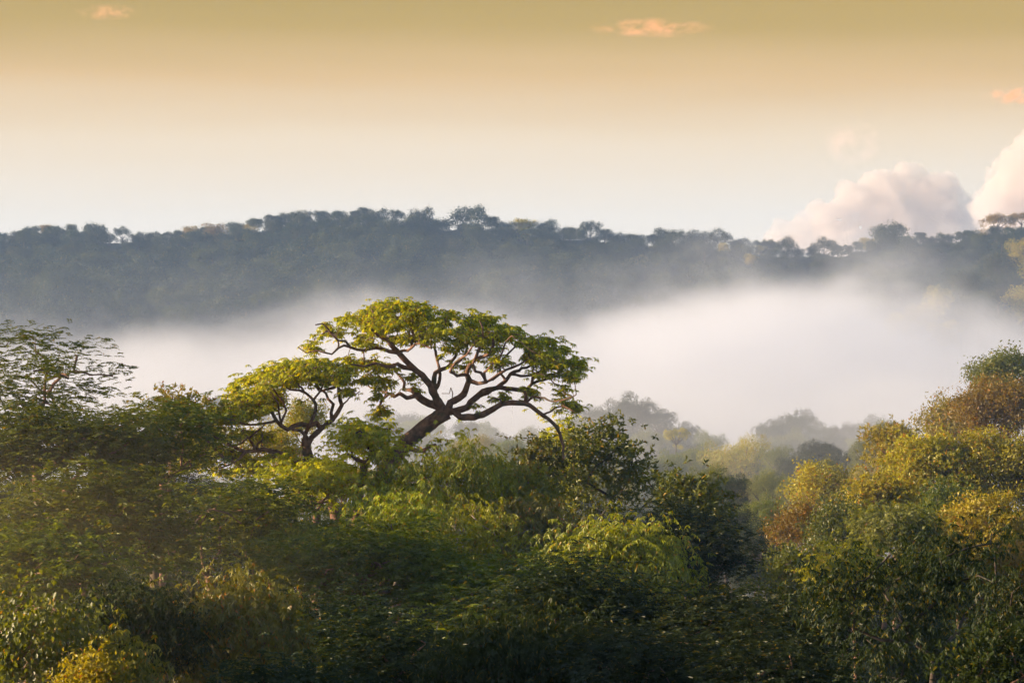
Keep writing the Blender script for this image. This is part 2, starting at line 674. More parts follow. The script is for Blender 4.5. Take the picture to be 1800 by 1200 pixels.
BIG = {}
for nm, mt in (('green', 'green'), ('dark', 'dark'), ('olive', 'olive'), ('bronze', 'bronze'), ('pale', 'pale')):
    BIG[nm] = [far_crown(511 + 7 * k + len(nm), M[mt], 52000, fl, cl, .052, sp, 0)
               for k, (fl, cl, sp) in enumerate([(.62, 44, .21), (.55, 50, .18)])]
BIG['open'] = [far_crown(577, M['olive'], 16000, .5, 26, .055, .15, 1)]

PENDING = []     # trees waiting for the terrain


def far_tree(kindset, kind, px, py, Y, rpx, label, group, rng, H=None, name='broadleaf_tree', squash=1.0):
    opts = kindset[kind]
    me, wm, top = opts[rng.integers(len(opts))]
    R = rpx * Y / F
    x, _, ztop = P(px, py, Y)
    sz = R * rng.uniform(.95, 1.4) * squash
    ttl = H if H else R * 1.9 + 3
    PENDING.append(dict(  # 
        me=me, wm=wm, R=R, sz=sz, x=x, y=Y, zc=ztop - top * sz, H=ttl, label=label, group=group, yaw=rng.uniform(0, 6.28), name=name))
    return ztop - ttl


rng = np.random.default_rng(5)

# ---- trees of the far ridge
FOG_SIDE = ['above the left end of the fog bank', 'behind the umbrella tree', 'right of the ridge summit',
            'below the white cumulus clouds', 'on the right end of the ridge']


def section(px):
    return FOG_SIDE[0 if px < 420 else 1 if px < 1000 else 2 if px < 1330 else 3 if px < 1600 else 4]


TONES = {'green': 'mid green', 'dark': 'dark green', 'olive': 'sunlit olive', 'bronze': 'bronze tinted', 'open': 'open green',
         'yellow': 'pale yellow', 'pale': 'pale green', 'bronze_open': 'open bronze'}
SPECIAL = [(830, 362, 44, 'open', 'broad domed tree with sky showing through it, standing proud of the ridge summit'),
           (1450, 413, 30, 'open', 'lone spreading tree on the ridge saddle under the large white cumulus'),
           (1752, 374, 34, 'bronze_open', 'tall open bronze tree on the ridge crest against the brightest cumulus'),
           (1796, 372, 24, 'bronze_open', 'ragged tree on the ridge crest at the very edge of the photo'),
           (1038, 386, 24, 'open', 'small rounded tree poking above the ridge line right of the umbrella tree'),
           (1382, 412, 28, 'open', 'feathery tree on the ridge crest where the large cumulus begins'),
           (1562, 394, 34, 'dark', 'dark dome-shaped tree on the ridge crest beneath the large cumulus'),
           (1190, 402, 26, 'open', 'feathery pale-edged tree on the ridge line between summit and cumulus'),
           (1262, 399, 34, 'open', 'wide thin-crowned tree on the ridge line left of the cumulus'),
           (432, 416, 20, 'yellow', 'pale cream-crowned tree shining high on the ridge slope left of the summit'),
           (740, 367, 27, 'dark', 'dark tree at the right shoulder of the ridge summit'),
           (165, 388, 30, 'dark', 'dark rounded tree on the low left skyline of the ridge'),
           (215, 396, 18, 'open', 'small spiky tree in the dip of the left skyline')]
for px, py, r_, k, lab in SPECIAL:
    far_tree(FAR, k, px, py, 897 + rng.uniform(-3, 3), r_, lab, 'trees covering the far ridge', rng, H=13)
rows = [(905, 0, 21, 'on the ridge skyline'), (890, 13, 20, 'just under the ridge skyline'), (876, 30, 22, 'on the upper ridge slope'),
        (862, 48, 22, None), (848, 67, 24, None), (834, 88, 26, None), (820, 110, 28, None), (806, 132, 30, None)]
MASS = []
for Y, dy, r_, where in rows:
    px = -130 + rng.uniform(0, 20)
    while px < 1930:
        rr = r_ * rng.uniform(.55, 1.35)
        py = np.interp(px, [q[0] for q in SKYLINE], [q[1] for q in SKYLINE]) + dy + rng.uniform(0, 7 if dy == 0 else 13)
        if dy == 0:
            py += 3
        if rng.random() < .04:
            py -= 6
        if not (dy == 0 and any(abs(px - q[0]) < q[2] * .7 for q in SPECIAL)) and not (dy > 45 and 1560 < px):
            k = rng.choice(['green', 'dark', 'olive', 'bronze', 'open'], p=[.20, .68, .04, .01, .07])
            if where is None:
                MASS.append((px, py, Y + rng.uniform(-6, 6), rr * 1.1))
                px += rr * rng.uniform(1.15, 1.5)
                continue
            far_tree(FAR, k, px, py, Y + rng.uniform(-7, 7), rr,
                     f'{TONES[k]} tree {where}, {section(px)}', 'trees covering the far ridge', rng, H=12 + rng.uniform(-1, 3), squash=.85)
        px += rr * rng.uniform(1.2, 1.55)
# the nearer spur on the right, lit from the left
for i, (px, py, r_) in enumerate([(1800, 415, 36), (1755, 440, 34), (1830, 450, 40), (1700, 470, 32), (1765, 478, 38), (1650, 500, 30), (1720, 505, 36), (1800, 500, 40), (1690, 535, 34),
                                  (1760, 545, 36), (1620, 530, 30), (1830, 550, 40), (1580, 548, 30), (1880, 440, 42), (1900, 510, 42), (1660, 562, 34)]):
    k = ['olive', 'green', 'olive', 'green', 'dark'][i % 5]
    far_tree(FAR, k, px, py, 800 - (py - 415) * .35, r_, f'{TONES[k]} tree {"high" if py < 480 else "low"} on the lit spur jutting from the right of the ridge',
             'trees covering the far ridge', rng, H=13)

# ---- hills in the mist and the wooded valley; rows run from far to near
# (Y, [(px, py of the tops)...], crown radius px, kinds, place, row phase)
VALLEY = [
    (1108, 686, 430, 60, 'dark', 'dome-shaped misty tree crowning the hazy hill right of the umbrella tree'),
    (1052, 710, 440, 46, 'dark', 'misty tree left of the dome-shaped one on the hazy hill'),
    (1012, 722, 445, 46, 'dark', 'misty tree just past the long right limb of the umbrella tree'),
    (1160, 716, 436, 40, 'dark', 'misty tree on the right shoulder of the hazy hill'),
    (1200, 738, 430, 44, 'dark', 'second misty tree down the right shoulder of the hazy hill'),
    (1246, 752, 425, 40, 'green', 'lowest misty tree on the right shoulder of the hazy hill'),
    (1070, 738, 415, 62, 'dark', 'broad hazy tree at the left of the hazy hill front'),
    (1140, 745, 405, 64, 'green', 'broad hazy tree in the middle of the hazy hill front'),
    (1205, 765, 395, 52, 'dark', 'hazy tree at the right foot of the hazy hill'),
    (1188, 750, 340, 30, 'open', 'thin amber-lit tree in front of the hazy hill'),
    (1400, 716, 470, 48, 'dark', 'pale grey round tree topping the farthest misty knoll'),
    (1358, 734, 462, 40, 'dark', 'pale grey tree on the left flank of the farthest knoll'),
    (1446, 738, 460, 40, 'dark', 'pale grey tree on the right flank of the farthest knoll'),
    (1395, 748, 445, 58, 'green', 'broad pale tree at the front of the farthest knoll'),
    (1545, 726, 490, 52, 'dark', 'faintest flat tree in the mist behind the shoulder of the sunlit slope'),
    (1490, 738, 462, 46, 'dark', 'misty round tree right of the farthest knoll'),
    (1468, 758, 430, 44, 'dark', 'low misty tree between the farthest knoll and the dark clump'),
    (1525, 757, 420, 50, 'green', 'low misty tree left of the blue-green dome by the sunlit slope'),
    (1300, 757, 305, 84, 'olive', 'great round-headed valley tree tinged with amber, in the middle of the valley'),
    (1232, 776, 312, 60, 'green', 'hazy green tree adjoining the great round-headed valley tree on its left'),
    (1168, 786, 305, 56, 'green', 'hazy green tree farther left of the great round-headed valley tree'),
    (1368, 778, 298, 40, 'green', 'small spreading tree against the right side of the great round-headed valley tree'),
    (1442, 767, 285, 50, 'dark', 'dark bushy-topped tree right of the great round-headed valley tree'),
    (1402, 788, 280, 44, 'dark', 'lower dark tree left of the dark bushy-topped tree'),
    (1490, 787, 276, 42, 'dark', 'lower dark tree right of the dark bushy-topped tree'),
    (1568, 734, 275, 44, 'green', 'blue-green dome peeping over the left shoulder of the sunlit slope'),
    (1525, 765, 262, 44, 'green', 'green tree tucked below the blue-green dome'),
    (1565, 790, 245, 60, 'olive', 'olive tree between the blue-green dome and the sunlit slope'),
    (1352, 820, 238, 56, 'pale', 'light yellow-green tree in the strip of canopy across the valley'),
    (1408, 832, 232, 50, 'pale', 'second light yellow-green tree of the strip across the valley'),
    (1300, 838, 240, 48, 'olive', 'olive tree at the left end of the light strip across the valley'),
    (1190, 825, 245, 60, 'green', 'green tree behind the dark spire-topped tree'),
    (1248, 808, 205, 46, 'green', 'flat-topped green tree standing up from the blue-shaded hollow'),
    (1285, 830, 202, 40, 'dark', 'dark ragged tree joined to the flat-topped green tree'),
    (1345, 862, 192, 58, 'green', 'shaded green tree under the light strip across the valley'),
    (1275, 878, 186, 64, 'dark', 'dark blue-green tree low in the blue-shaded hollow'),
    (1335, 905, 180, 60, 'dark', 'dark blue-green tree left of the orange tree'),
    (1495, 812, 215, 60, 'olive', 'olive tree closing the gap at the foot of the blue-green dome'),
    (1450, 800, 225, 44, 'green', 'green tree under the dark bushy-topped tree'),
    (1600, 770, 225, 60, 'olive', 'olive tree behind the pointed left shoulder of the slope'),
    (1680, 720, 228, 60, 'olive', 'olive tree seen just above the middle of the sunlit slope'),
]
for px, py, Y, r_, k, lab in VALLEY:
    far_tree(BIG, k, px, py, Y, r_, lab, 'trees of the misty valley', rng, H=max(12, r_ * Y / F * 1.7 + 4), name='round_crowned_tree', squash=1.25)
for i, (px, py, Y, r_) in enumerate([(1900, 640, 205, 100), (2050, 650, 210, 110), (1880, 760, 165, 110), (2020, 780, 170, 120), (2180, 700, 200, 120), (1900, 880, 130, 120), (2080, 900, 135, 140),
                                     (1930, 1000, 100, 150), (2150, 1000, 110, 160), (2330, 760, 190, 140), (2300, 900, 150, 150)]):
    far_tree(BIG, ['olive', 'green'][i % 2], px, py, Y, r_, f'{["olive", "green"][i % 2]} tree beyond the right edge of the photo', 'trees beyond the right edge of the photo', rng,
             H=r_ * Y / F * 1.8 + 4, name='round_crowned_tree', squash=1.3)
LAYERS = [
    (520, [(330, 712), (365, 702), (400, 690), (440, 700), (500, 735)], 30, 'dd', 'in a faint grey clump behind the left side of the umbrella tree'),
    (500, [(610, 740), (640, 722), (680, 716), (720, 728)], 34, 'dd', 'in a faint grey clump between the two leaning trunks'),
    (440, [(690, 745), (715, 728), (750, 720), (790, 732), (840, 742), (890, 750), (940, 752)], 42, 'dg', 'on the misty hill seen behind the leaning trunk'),
    (400, [(700, 768), (760, 760), (830, 754), (900, 764), (960, 768)], 44, 'gd', 'in the hazy wood behind the leaning trunk'),
    (350, [(1140, 835), (1220, 815), (1290, 812), (1360, 810), (1430, 815)], 50, 'gd', 'in the haze under the great round-headed valley tree'),
    (300, [(800, 776), (840, 762), (885, 757), (930, 760), (975, 770), (1020, 785), (1070, 800)], 44, 'gog', 'in the valley wood behind the stub branch of the leaning trunk'),
    (262, [(780, 805), (850, 800), (920, 805), (990, 815), (1060, 820), (1120, 830)], 55, 'go', 'low in the valley wood behind the stub branch'),
    (230, [(930, 870), (1010, 860), (1090, 865), (1170, 880)], 65, 'd', 'low in the hollow behind the dark glossy tree'),
    (215, [(1180, 900), (1250, 905), (1320, 930), (1390, 930)], 65, 'dg', 'deeper in the blue-shaded hollow'),
    (190, [(1150, 955), (1230, 955), (1310, 970), (1390, 975), (1470, 980)], 70, 'gdd', 'in the shade behind the dark front trees'),
    (170, [(1180, 1030), (1270, 1040), (1360, 1050), (1450, 1050), (1540, 1040)], 75, 'dd', 'hidden low behind the dark front trees'),
    (165, [(560, 800), (640, 815), (720, 830), (800, 850), (880, 860)], 60, 'pyp', 'glowing yellow-green behind the leaning trunk'),
    (150, [(420, 830), (500, 800), (580, 850), (680, 880), (780, 890), (880, 900), (980, 900)], 70, 'gog', 'among the crowns under the umbrella tree'),
    (150, [(-80, 748), (40, 755), (160, 750), (280, 752), (400, 790)], 90, 'dgd', 'in the dark mass behind the feathery trees at the left'),
    (128, [(-60, 830), (80, 825), (220, 830), (360, 835), (480, 850)], 100, 'dgd', 'lower in the dark mass behind the feathery trees at the left'),
    (118, [(-60, 900), (100, 900), (260, 905), (420, 905), (600, 890), (760, 880), (900, 880), (1040, 870), (1150, 930)], 110, 'dg', 'deep among the crowns below the umbrella tree'),
    (100, [(-60, 970), (120, 975), (320, 985), (520, 985), (760, 975), (960, 975), (1150, 985), (1280, 1010)], 125, 'd', 'deep in the shade under the front crowns'),
    (80, [(-60, 1060), (160, 1070), (400, 1060), (640, 1060), (900, 1060), (1150, 1060), (1400, 1080), (1650, 1080), (1850, 1060)], 150, 'd', 'lowest in the shade under the front crowns'),
]
KN = {'d': 'dark', 'g': 'green', 'o': 'olive', 'p': 'pale', 'y': 'yellow', 'b': 'bronze'}
for Y, pts, r_, ks, place in LAYERS:
    xs_, ys_ = [q[0] for q in pts], [q[1] for q in pts]
    px = xs_[0]
    i = 0
    while px <= xs_[-1] + 2:
        rr = r_ * rng.uniform(.65, 1.3)
        k = KN[ks[i % len(ks)]]
        py = np.interp(px, xs_, ys_) + rng.uniform(-6, 9) * r_ / 40
        far_tree(BIG if rr > 48 and k in BIG else MID, k, px, py, Y + rng.uniform(-6, 6), rr, f'{TONES[k]} tree {place}', 'trees of the misty valley', rng, H=max(12, rr * Y / F * 1.8 + 4), name='round_crowned_tree')
        px += rr * rng.uniform(1.1, 1.45)
        i += 1

# ------------------------------------------------------------------ big trees, each grown on its own
HEROES = []


def hero(px, py, Y, rpx, hpx, kind, mat, label, size=.5, K=12, cover=2.2, flat=False, bark=None, lean=(0, 0), group=None,
         clump=.36, seed=1, cat_='tree', name='broadleaf_tree', clumps=None, ctrl=True, ysq=1.0, basez=None, minH=8, minr=.012):
    """one tree whose crown top is seen at (px,py); rpx, hpx are crown half width and crown height in photo pixels.
    clumps: optional list of (px, py, rpx, depth) replacing the automatic crown"""
    HEROES.append(dict(locals()))
    if ctrl:
        R = rpx * Y / F
        x, _, zt = P(px, py, Y)
        H = max(minH, hpx * Y / F * 1.25 + 4)
        CTRL.append((x, Y, zt - CZ - H, max(8, R * 1.6), float(np.interp(Y, YS, ZS))))


def build_hero(d):
    if d['group'] == 'trees of the sunlit slope':
        d['K'] = int(d['K'] * 1.7)
        d['clump'] = .27
    px, py, Y, rpx, hpx, kind = (d[k] for k in ('px', 'py', 'Y', 'rpx', 'hpx', 'kind'))
    size, K, cover, flat = d['size'], d['K'], d['cover'], d['flat']
    rng = np.random.default_rng(d['seed'] * 101 + int(px) + int(py) * 3)
    R = rpx * Y / F
    Hc = hpx * Y / F
    top = P(px, py, Y)
    gx, gy = top[0] + d['lean'][0], top[1] + d['lean'][1]
    gz = float(ground(gx, gy)) - .3
    base = np.array((gx, gy, gz))
    T = top - base
    H = T[2]
    cl = []
    if d['clumps']:
        for q in d['clumps']:
            c = P(q[0], q[1], Y + q[3]) - base
            cl.append((c[0], c[1], c[2], q[2] * Y / F))
    else:
        for i in range(K):
            rr = math.sqrt((i + .5) / K) * .80
            th = i * 2.39996 + d['seed']
            cr_ = R * d['clump'] * rng.uniform(.65, 1.2)
            if flat:
                z = H - Hc * (.12 + .75 * rng.random() * (rr ** .6)) - cr_ * .3
            else:
                z = H - Hc + (Hc - cr_ * .5) * math.sqrt(max(0, 1 - rr * rr * 1.25)) * rng.uniform(.72, 1.0)
            cl.append((T[0] + R * rr * math.cos(th), T[1] + R * rr * math.sin(th) * d['ysq'], z, cr_))
        # low skirt clumps
        for i in range(K // 2):
            th = i * 2.39996 * 1.3 + 1
            z = H - Hc * rng.uniform(.65, 1.0)
            cl.append((T[0] + R * .72 * math.cos(th), T[1] + R * .72 * math.sin(th) * d['ysq'], z, R * d['clump'] * rng.uniform(.6, 1)))
    cl = np.array(cl)
    zmin = cl[:, 2].min()
    sk = Skel()
    r0 = .010 * H + .015 * R + .03
    fork = max(H * .35, min(H - Hc * .85, zmin - .5))
    mid = np.array((T[0] * .5, T[1] * .5, fork * .6)) + np.append(rng.normal(size=2) * .4, 0)
    fk = np.array((T[0], T[1], fork))
    sk.path([(0, 0, 0), mid, fk], (r0, r0 * .7), 0, step=.6, wob=.05, rng=rng)
    nf = len(sk.p) - 1
    order = np.argsort(np.linalg.norm(cl[:, :3] - fk, axis=1))
    for i in order:
        c = cl[i, :3]
        A = np.array(sk.p[nf:])
        # start somewhere on the wood below the clump
        cost = np.linalg.norm(A - c, axis=1) + np.maximum(0, A[:, 2] - c[2] + cl[i, 3]) * 1.5
        j = nf + int(np.argmin(cost))
        a = np.array(sk.p[j])
        m_ = a + (c - a) * .5 + np.array((0, 0, (.10 if flat else -.06) * np.linalg.norm(c - a))) + rng.normal(size=3) * .08 * np.linalg.norm(c - a)
        sk.path([a, m_, c - UP * cl[i, 3] * .35], (r0 * .42 * (.6 + .4 * rng.random()), r0 * .14), 1, start=j, step=.4, wob=.1, rng=rng)
    # attraction points
    sq = .42 if flat else .8
    wts = cl[:, 3] ** 2
    area = float((wts * 2 * math.pi * (.6 if flat else .9)).sum())
    ea = {'feather': .21, 'palmate': .32, 'droop': .25, 'broad': .46, 'heart': .35, 'small': .62}[kind]
    nu = int(cover * area / (size * size * ea))
    tuft = size * .80
    size = size * .66
    nu = min(int(nu * 2.3), 24000)
    na = max(24, nu // 26)
    pick = rng.choice(len(cl), na, p=wts / wts.sum())
    dirs = norm(rng.normal(size=(na, 3)) + UP * (.55 if flat else .35))
    rad = cl[pick, 3] * (.45 + .55 * rng.random(na) ** .5)
    A = cl[pick, :3] + dirs * rad[:, None] * np.array((1, 1, sq))
    sk.grow(A, rng, step=.32, first=nf, up=.10, jit=.08)
    sk.finish(.009, .42, maxr=r0)
    # leaf units round the twig ends
    rep = np.repeat(np.arange(na), 26)
    c = A[rep] + rng.normal(size=(len(rep), 3)) * tuft * np.array((1, 1, .5 if flat else .8))
    od = dirs[rep] + rng.normal(size=(len(rep), 3)) * .25
    lv = units(kind, c, od, size, rng)
    ct = rng.random(len(cl))
    tone = np.clip(.6 * ct[pick][rep] + .5 * rng.random(na)[rep], 0, 1)
    root = empty(d['name'], base, d['label'], d['cat_'], d['group'])
    link('trunk', sk.tube_mesh('trunk', {0}, d['bark'] or BARK, rng, 0, 8), root)
    link('branches', sk.tube_mesh('branches', {1}, d['bark'] or BARK, rng, d['minr'], 6), root)
    link('crown', leaves_mesh('crown', lv, M[d['mat']], rng, tone), root)
    return len(lv[0])


# left of the umbrella tree
hero(62, 582, 92, 120, 120, 'feather', 'feather', 'tall airy tree with layered feathery sprays at the left edge, rising highest', .62, 14, 1.3, True, seed=3, clump=.3,
     clumps=[(-40, 620, 45, 0), (10, 598, 38, 1), (62, 606, 40, -1), (30, 645, 48, 2), (100, 622, 30, 0), (136, 618, 24, 1), (120, 655, 34, -2), (165, 650, 22, 0), (195, 655, 15, 1),
             (70, 670, 46, 2), (-20, 680, 50, -2), (150, 690, 30, 2), (15, 700, 50, -1), (100, 705, 44, 1), (60, 640, 30, -3)])
hero(120, 705, 84, 190, 130, 'feather', 'feather', 'wide feathery tree below the tallest left tree, its bent limb catching orange light', .72, 15, 1.7, True, seed=4, clump=.3)
hero(285, 705, 88, 100, 130, 'feather', 'feather', 'dark level-topped feathery tree between the tall left tree and the umbrella tree', .72, 12, 1.9, True, seed=5, clump=.34)
hero(312, 690, 96, 40, 90, 'broad', 'olive', 'narrow tree with two upright sunlit leafy tips left of the umbrella tree', .55, 9, 2.4, seed=6,
     clumps=[(300, 705, 14, 0), (312, 722, 22, 0), (345, 712, 14, 1), (350, 735, 24, 0), (320, 750, 34, 0), (370, 745, 24, 2)])
hero(150, 830, 70, 200, 150, 'feather', 'feather', 'broad brownish feathery crown in the warm haze at lower left', .85, 16, 1.7, True, seed=8, clump=.32)
hero(370, 850, 78, 130, 130, 'feather', 'feather', 'hazy feathery tree under the yellow foliage left of centre', .85, 13, 1.8, True, seed=9, clump=.32)
hero(60, 935, 60, 150, 130, 'feather', 'feather', 'dim feathery tree above the big-leaved tree in the bottom left corner', .75, 12, 1.8, True, seed=10)
hero(225, 1035, 50, 130, 140, 'droop', 'dark', 'shadowy tree with drooping leaves in the lower left hollow', .34, 13, 2.0, seed=11)
hero(45, 1025, 46, 105, 190, 'heart', 'heart', 'tree with large yellow-green heart-shaped leaves in the bottom left corner', .42, 12, 1.5, seed=12, minH=6)
hero(205, 1128, 46, 50, 100, 'droop', 'droop_gold', 'small golden-green tree at the bottom left edge, lit from the side', .4, 7, 1.7, seed=13, minH=6)
hero(160, 1165, 44, 40, 80, 'small', 'olive', 'little olive-leaved tree next to the heart-leaved tree at the bottom edge', .3, 6, 1.7, seed=14, minH=6)
hero(430, 1005, 52, 120, 200, 'droop', 'droop_gold', 'tree with golden drooping leaflets, lit along its left side, bottom left of centre', .40, 14, 2.1, seed=15)
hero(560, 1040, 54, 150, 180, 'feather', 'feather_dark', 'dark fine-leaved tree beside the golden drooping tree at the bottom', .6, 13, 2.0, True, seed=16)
# centre
hero(475, 885, 80, 62, 130, 'droop', 'droop', 'bright yellow-green drooping tree standing out below the fork of the left leaning trunks', .6, 9, 2.1, seed=17)
hero(560, 905, 84, 100, 120, 'feather', 'feather', 'low green feathery crown right of the bright drooping tree', .8, 11, 1.9, True, seed=18)
hero(640, 735, 96, 62, 70, 'palmate', 'palmate', 'low dark green dome of hand-shaped leaves left of the leaning trunk', .62, 9, 2.0, True, seed=19)
hero(555, 800, 95, 100, 80, 'palmate', 'palmate', 'grey-green palmate crown under the two-armed tree, below the low dome', .62, 11, 1.9, True, seed=20)
hero(800, 772, 93, 70, 150, 'droop', 'droop', 'bright leafy tree with pale thin stems just right of the leaning trunk', .6, 10, 1.9, bark=BARK_PALE, seed=21, clump=.34,
     clumps=[(800, 790, 30, 0), (770, 810, 28, 1), (835, 800, 26, -1), (815, 830, 34, 1), (775, 850, 34, -1), (745, 835, 22, 0), (850, 835, 26, 1), (720, 870, 30, 0), (830, 875, 36, 0), (780, 890, 36, 1)])
hero(700, 803, 95, 46, 80, 'droop', 'droop', 'small leafy tree hiding the foot of the great leaning trunk', .5, 8, 2.0, seed=72)
hero(905, 815, 98, 80, 130, 'droop', 'droop', 'drooping green tree between the pale-stemmed tree and the dark glossy tree', .6, 11, 2.0, bark=BARK_PALE, seed=22)
hero(835, 885, 80, 62, 120, 'droop', 'droop', 'brightest yellow-green weeping tree at the centre of the photo, under the pale-stemmed tree', .55, 9, 2.0, bark=BARK_PALE, seed=23)
hero(700, 865, 82, 80, 110, 'droop', 'droop', 'olive tree with ragged hanging foliage over the foot of the leaning trunk', .6, 10, 1.8, bark=BARK_PALE, seed=24)
hero(935, 890, 84, 85, 120, 'droop', 'droop_gold', 'tree with fine rusty hanging leaves right of the brightest weeping tree', .55, 10, 2.0, bark=BARK_PALE, seed=25)
hero(640, 935, 72, 175, 100, 'feather', 'feather', 'wide layered tree whose flat sprays catch light across the lower middle', .8, 15, 1.7, True, seed=26, clump=.28)
hero(880, 985, 70, 170, 110, 'feather', 'feather', 'broad layered feathery tree below the rusty hanging tree', .8, 14, 1.7, True, seed=27, clump=.3)
# right of centre
hero(1060, 738, 106, 100, 190, 'broad', 'broad', 'dark glossy round-topped tree right of the umbrella tree, highest of the dark trees', .62, 14, 2.0, bark=BARK_DARK, seed=28, clump=.34,
     clumps=[(1040, 760, 26, 0), (1080, 765, 30, 0), (1010, 785, 24, 1), (1110, 800, 28, 0), (1060, 800, 36, -1), (1020, 830, 34, 0), (1140, 840, 24, 1), (1095, 850, 36, 0), (1150, 865, 18, 0),
             (1050, 880, 38, 1), (1110, 900, 34, -1), (990, 860, 28, 2), (1000, 910, 34, 1)])
hero(950, 770, 104, 38, 120, 'broad', 'broad', 'small dark crown with lit leaf tips clinging left of the dark glossy tree', .55, 7, 1.9, seed=29,
     clumps=[(955, 785, 14, 0), (945, 805, 20, 0), (970, 815, 20, 1), (950, 840, 26, 0), (930, 795, 12, 0)])
hero(990, 742, 110, 40, 100, 'palmate', 'palmate', 'yellow-green sprig crown at the tip of the long right limb of the umbrella tree', .6, 7, 1.7, seed=30,
     clumps=[(985, 752, 20, 0), (1010, 745, 16, 0), (965, 765, 16, 0), (1000, 780, 24, 1), (990, 820, 24, 0), (985, 855, 22, 0)])
hero(1205, 822, 90, 60, 150, 'broad', 'broad', 'dark spire-topped tree standing alone right of the dark glossy tree', .6, 9, 2.2, bark=BARK_DARK, seed=31,
     clumps=[(1206, 836, 10, 0), (1203, 855, 17, 0), (1225, 868, 20, 0), (1190, 878, 22, 1), (1250, 885, 18, 0), (1220, 900, 28, 0), (1185, 912, 24, 0), (1255, 905, 14, 0)])
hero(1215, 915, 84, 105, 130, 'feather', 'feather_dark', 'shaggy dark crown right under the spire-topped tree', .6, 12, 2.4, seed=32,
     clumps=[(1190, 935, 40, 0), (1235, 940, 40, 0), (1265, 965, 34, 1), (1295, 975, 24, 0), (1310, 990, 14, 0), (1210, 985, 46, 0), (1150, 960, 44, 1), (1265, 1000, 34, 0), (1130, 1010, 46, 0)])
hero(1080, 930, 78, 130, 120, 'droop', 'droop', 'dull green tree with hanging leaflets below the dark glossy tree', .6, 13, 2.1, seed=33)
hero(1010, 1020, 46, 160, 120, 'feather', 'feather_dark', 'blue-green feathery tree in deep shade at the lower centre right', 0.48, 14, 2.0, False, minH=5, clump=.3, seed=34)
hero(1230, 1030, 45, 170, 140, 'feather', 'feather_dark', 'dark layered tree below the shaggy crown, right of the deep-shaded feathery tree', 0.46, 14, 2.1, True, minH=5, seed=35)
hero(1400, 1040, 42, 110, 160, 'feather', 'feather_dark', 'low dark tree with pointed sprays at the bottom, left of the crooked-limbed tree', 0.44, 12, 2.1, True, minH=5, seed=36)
hero(1640, 930, 38, 170, 260, 'droop', 'dark', 'black-green crooked-limbed tree with gaps in its crown at the bottom right', 0.34, 16, 1.5, minH=5, seed=37, bark=BARK_DARK,
     clumps=[(1740, 945, 24, 0), (1700, 958, 20, 0), (1755, 960, 20, 1), (1650, 975, 34, 0), (1600, 990, 34, 1), (1560, 975, 22, 0), (1700, 1000, 34, 0), (1745, 1005, 24, -1), (1500, 1010, 30, 0), (1550, 1030, 40, 1),
             (1640, 1040, 44, 0), (1460, 1040, 30, 0), (1590, 1080, 50, 0), (1500, 1090, 50, 0), (1700, 1075, 30, 1), (1640, 1130, 60, 0), (1540, 1160, 60, 1)])
hero(1800, 985, 33, 60, 240, 'droop', 'dark', 'darkest tree cut off by the right edge at the bottom corner', 0.28, 10, 2.0, minH=5, seed=38, bark=BARK_DARK)
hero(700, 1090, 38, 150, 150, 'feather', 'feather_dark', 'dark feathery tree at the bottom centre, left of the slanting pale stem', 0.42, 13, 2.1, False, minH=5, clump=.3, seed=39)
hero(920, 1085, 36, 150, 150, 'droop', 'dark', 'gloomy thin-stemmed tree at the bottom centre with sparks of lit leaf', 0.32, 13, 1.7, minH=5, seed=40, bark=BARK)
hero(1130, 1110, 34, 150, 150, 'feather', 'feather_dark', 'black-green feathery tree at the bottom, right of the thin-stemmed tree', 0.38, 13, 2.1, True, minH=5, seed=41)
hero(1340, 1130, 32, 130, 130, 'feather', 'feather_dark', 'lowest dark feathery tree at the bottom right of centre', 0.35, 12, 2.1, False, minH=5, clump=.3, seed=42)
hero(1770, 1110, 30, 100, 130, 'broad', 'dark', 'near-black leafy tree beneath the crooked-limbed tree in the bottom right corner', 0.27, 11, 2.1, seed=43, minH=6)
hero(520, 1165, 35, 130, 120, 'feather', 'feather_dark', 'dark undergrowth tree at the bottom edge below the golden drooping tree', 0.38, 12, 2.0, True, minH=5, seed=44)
# unseen trees added left of the frame to keep the nearest crowns in shade
for i, (x_, y_, z_) in enumerate(((-17, 31, 60), (-17, 24, 59.5))):
    hero(900 + x_ * F / y_, 600 - (z_ - CZ) * F / y_, y_, 4.6 * F / y_, 7 * F / y_, 'small', 'green', 'unseen tall tree added left of the frame to shade the nearest crowns', .6, 12, 2.6, seed=90 + i,
         group='unseen trees added left of the frame for shade')
# the sunlit slope on the right
SL = 'trees of the sunlit slope'
hero(1765, 628, 205, 70, 70, 'small', 'green', 'highest green tree at the right edge, above the bronze crown', .8, 10, 2.0, seed=50, group=SL)
hero(1755, 672, 190, 80, 85, 'small', 'bronze', 'large rounded bronze-brown crown on top of the sunlit slope', .7, 12, 2.6, seed=51, group=SL)
hero(1660, 705, 200, 50, 80, 'small', 'olive', 'olive tree at the left foot of the bronze crown', .7, 9, 2.3, seed=52, group=SL)
hero(1572, 738, 185, 55, 110, 'broad', 'olive', 'sunlit yellow-olive tree forming the pointed left shoulder of the slope', .75, 11, 2.3, seed=53, group=SL)
hero(1640, 765, 165, 95, 150, 'broad', 'olive', 'largest yellow-olive tree in the middle of the sunlit slope', .7, 15, 2.4, seed=54, group=SL)
hero(1760, 765, 165, 90, 110, 'small', 'olive', 'rust-speckled olive tree right below the bronze crown', .65, 13, 2.4, seed=55, group=SL)
hero(1545, 830, 155, 70, 120, 'broad', 'olive', 'olive tree with a bright left flank below the pointed shoulder', .65, 12, 2.3, seed=56, group=SL)
hero(1445, 820, 185, 60, 80, 'small', 'olive', 'dull gold tree where the sunlit slope meets the valley', .7, 10, 2.3, seed=57, group=SL)
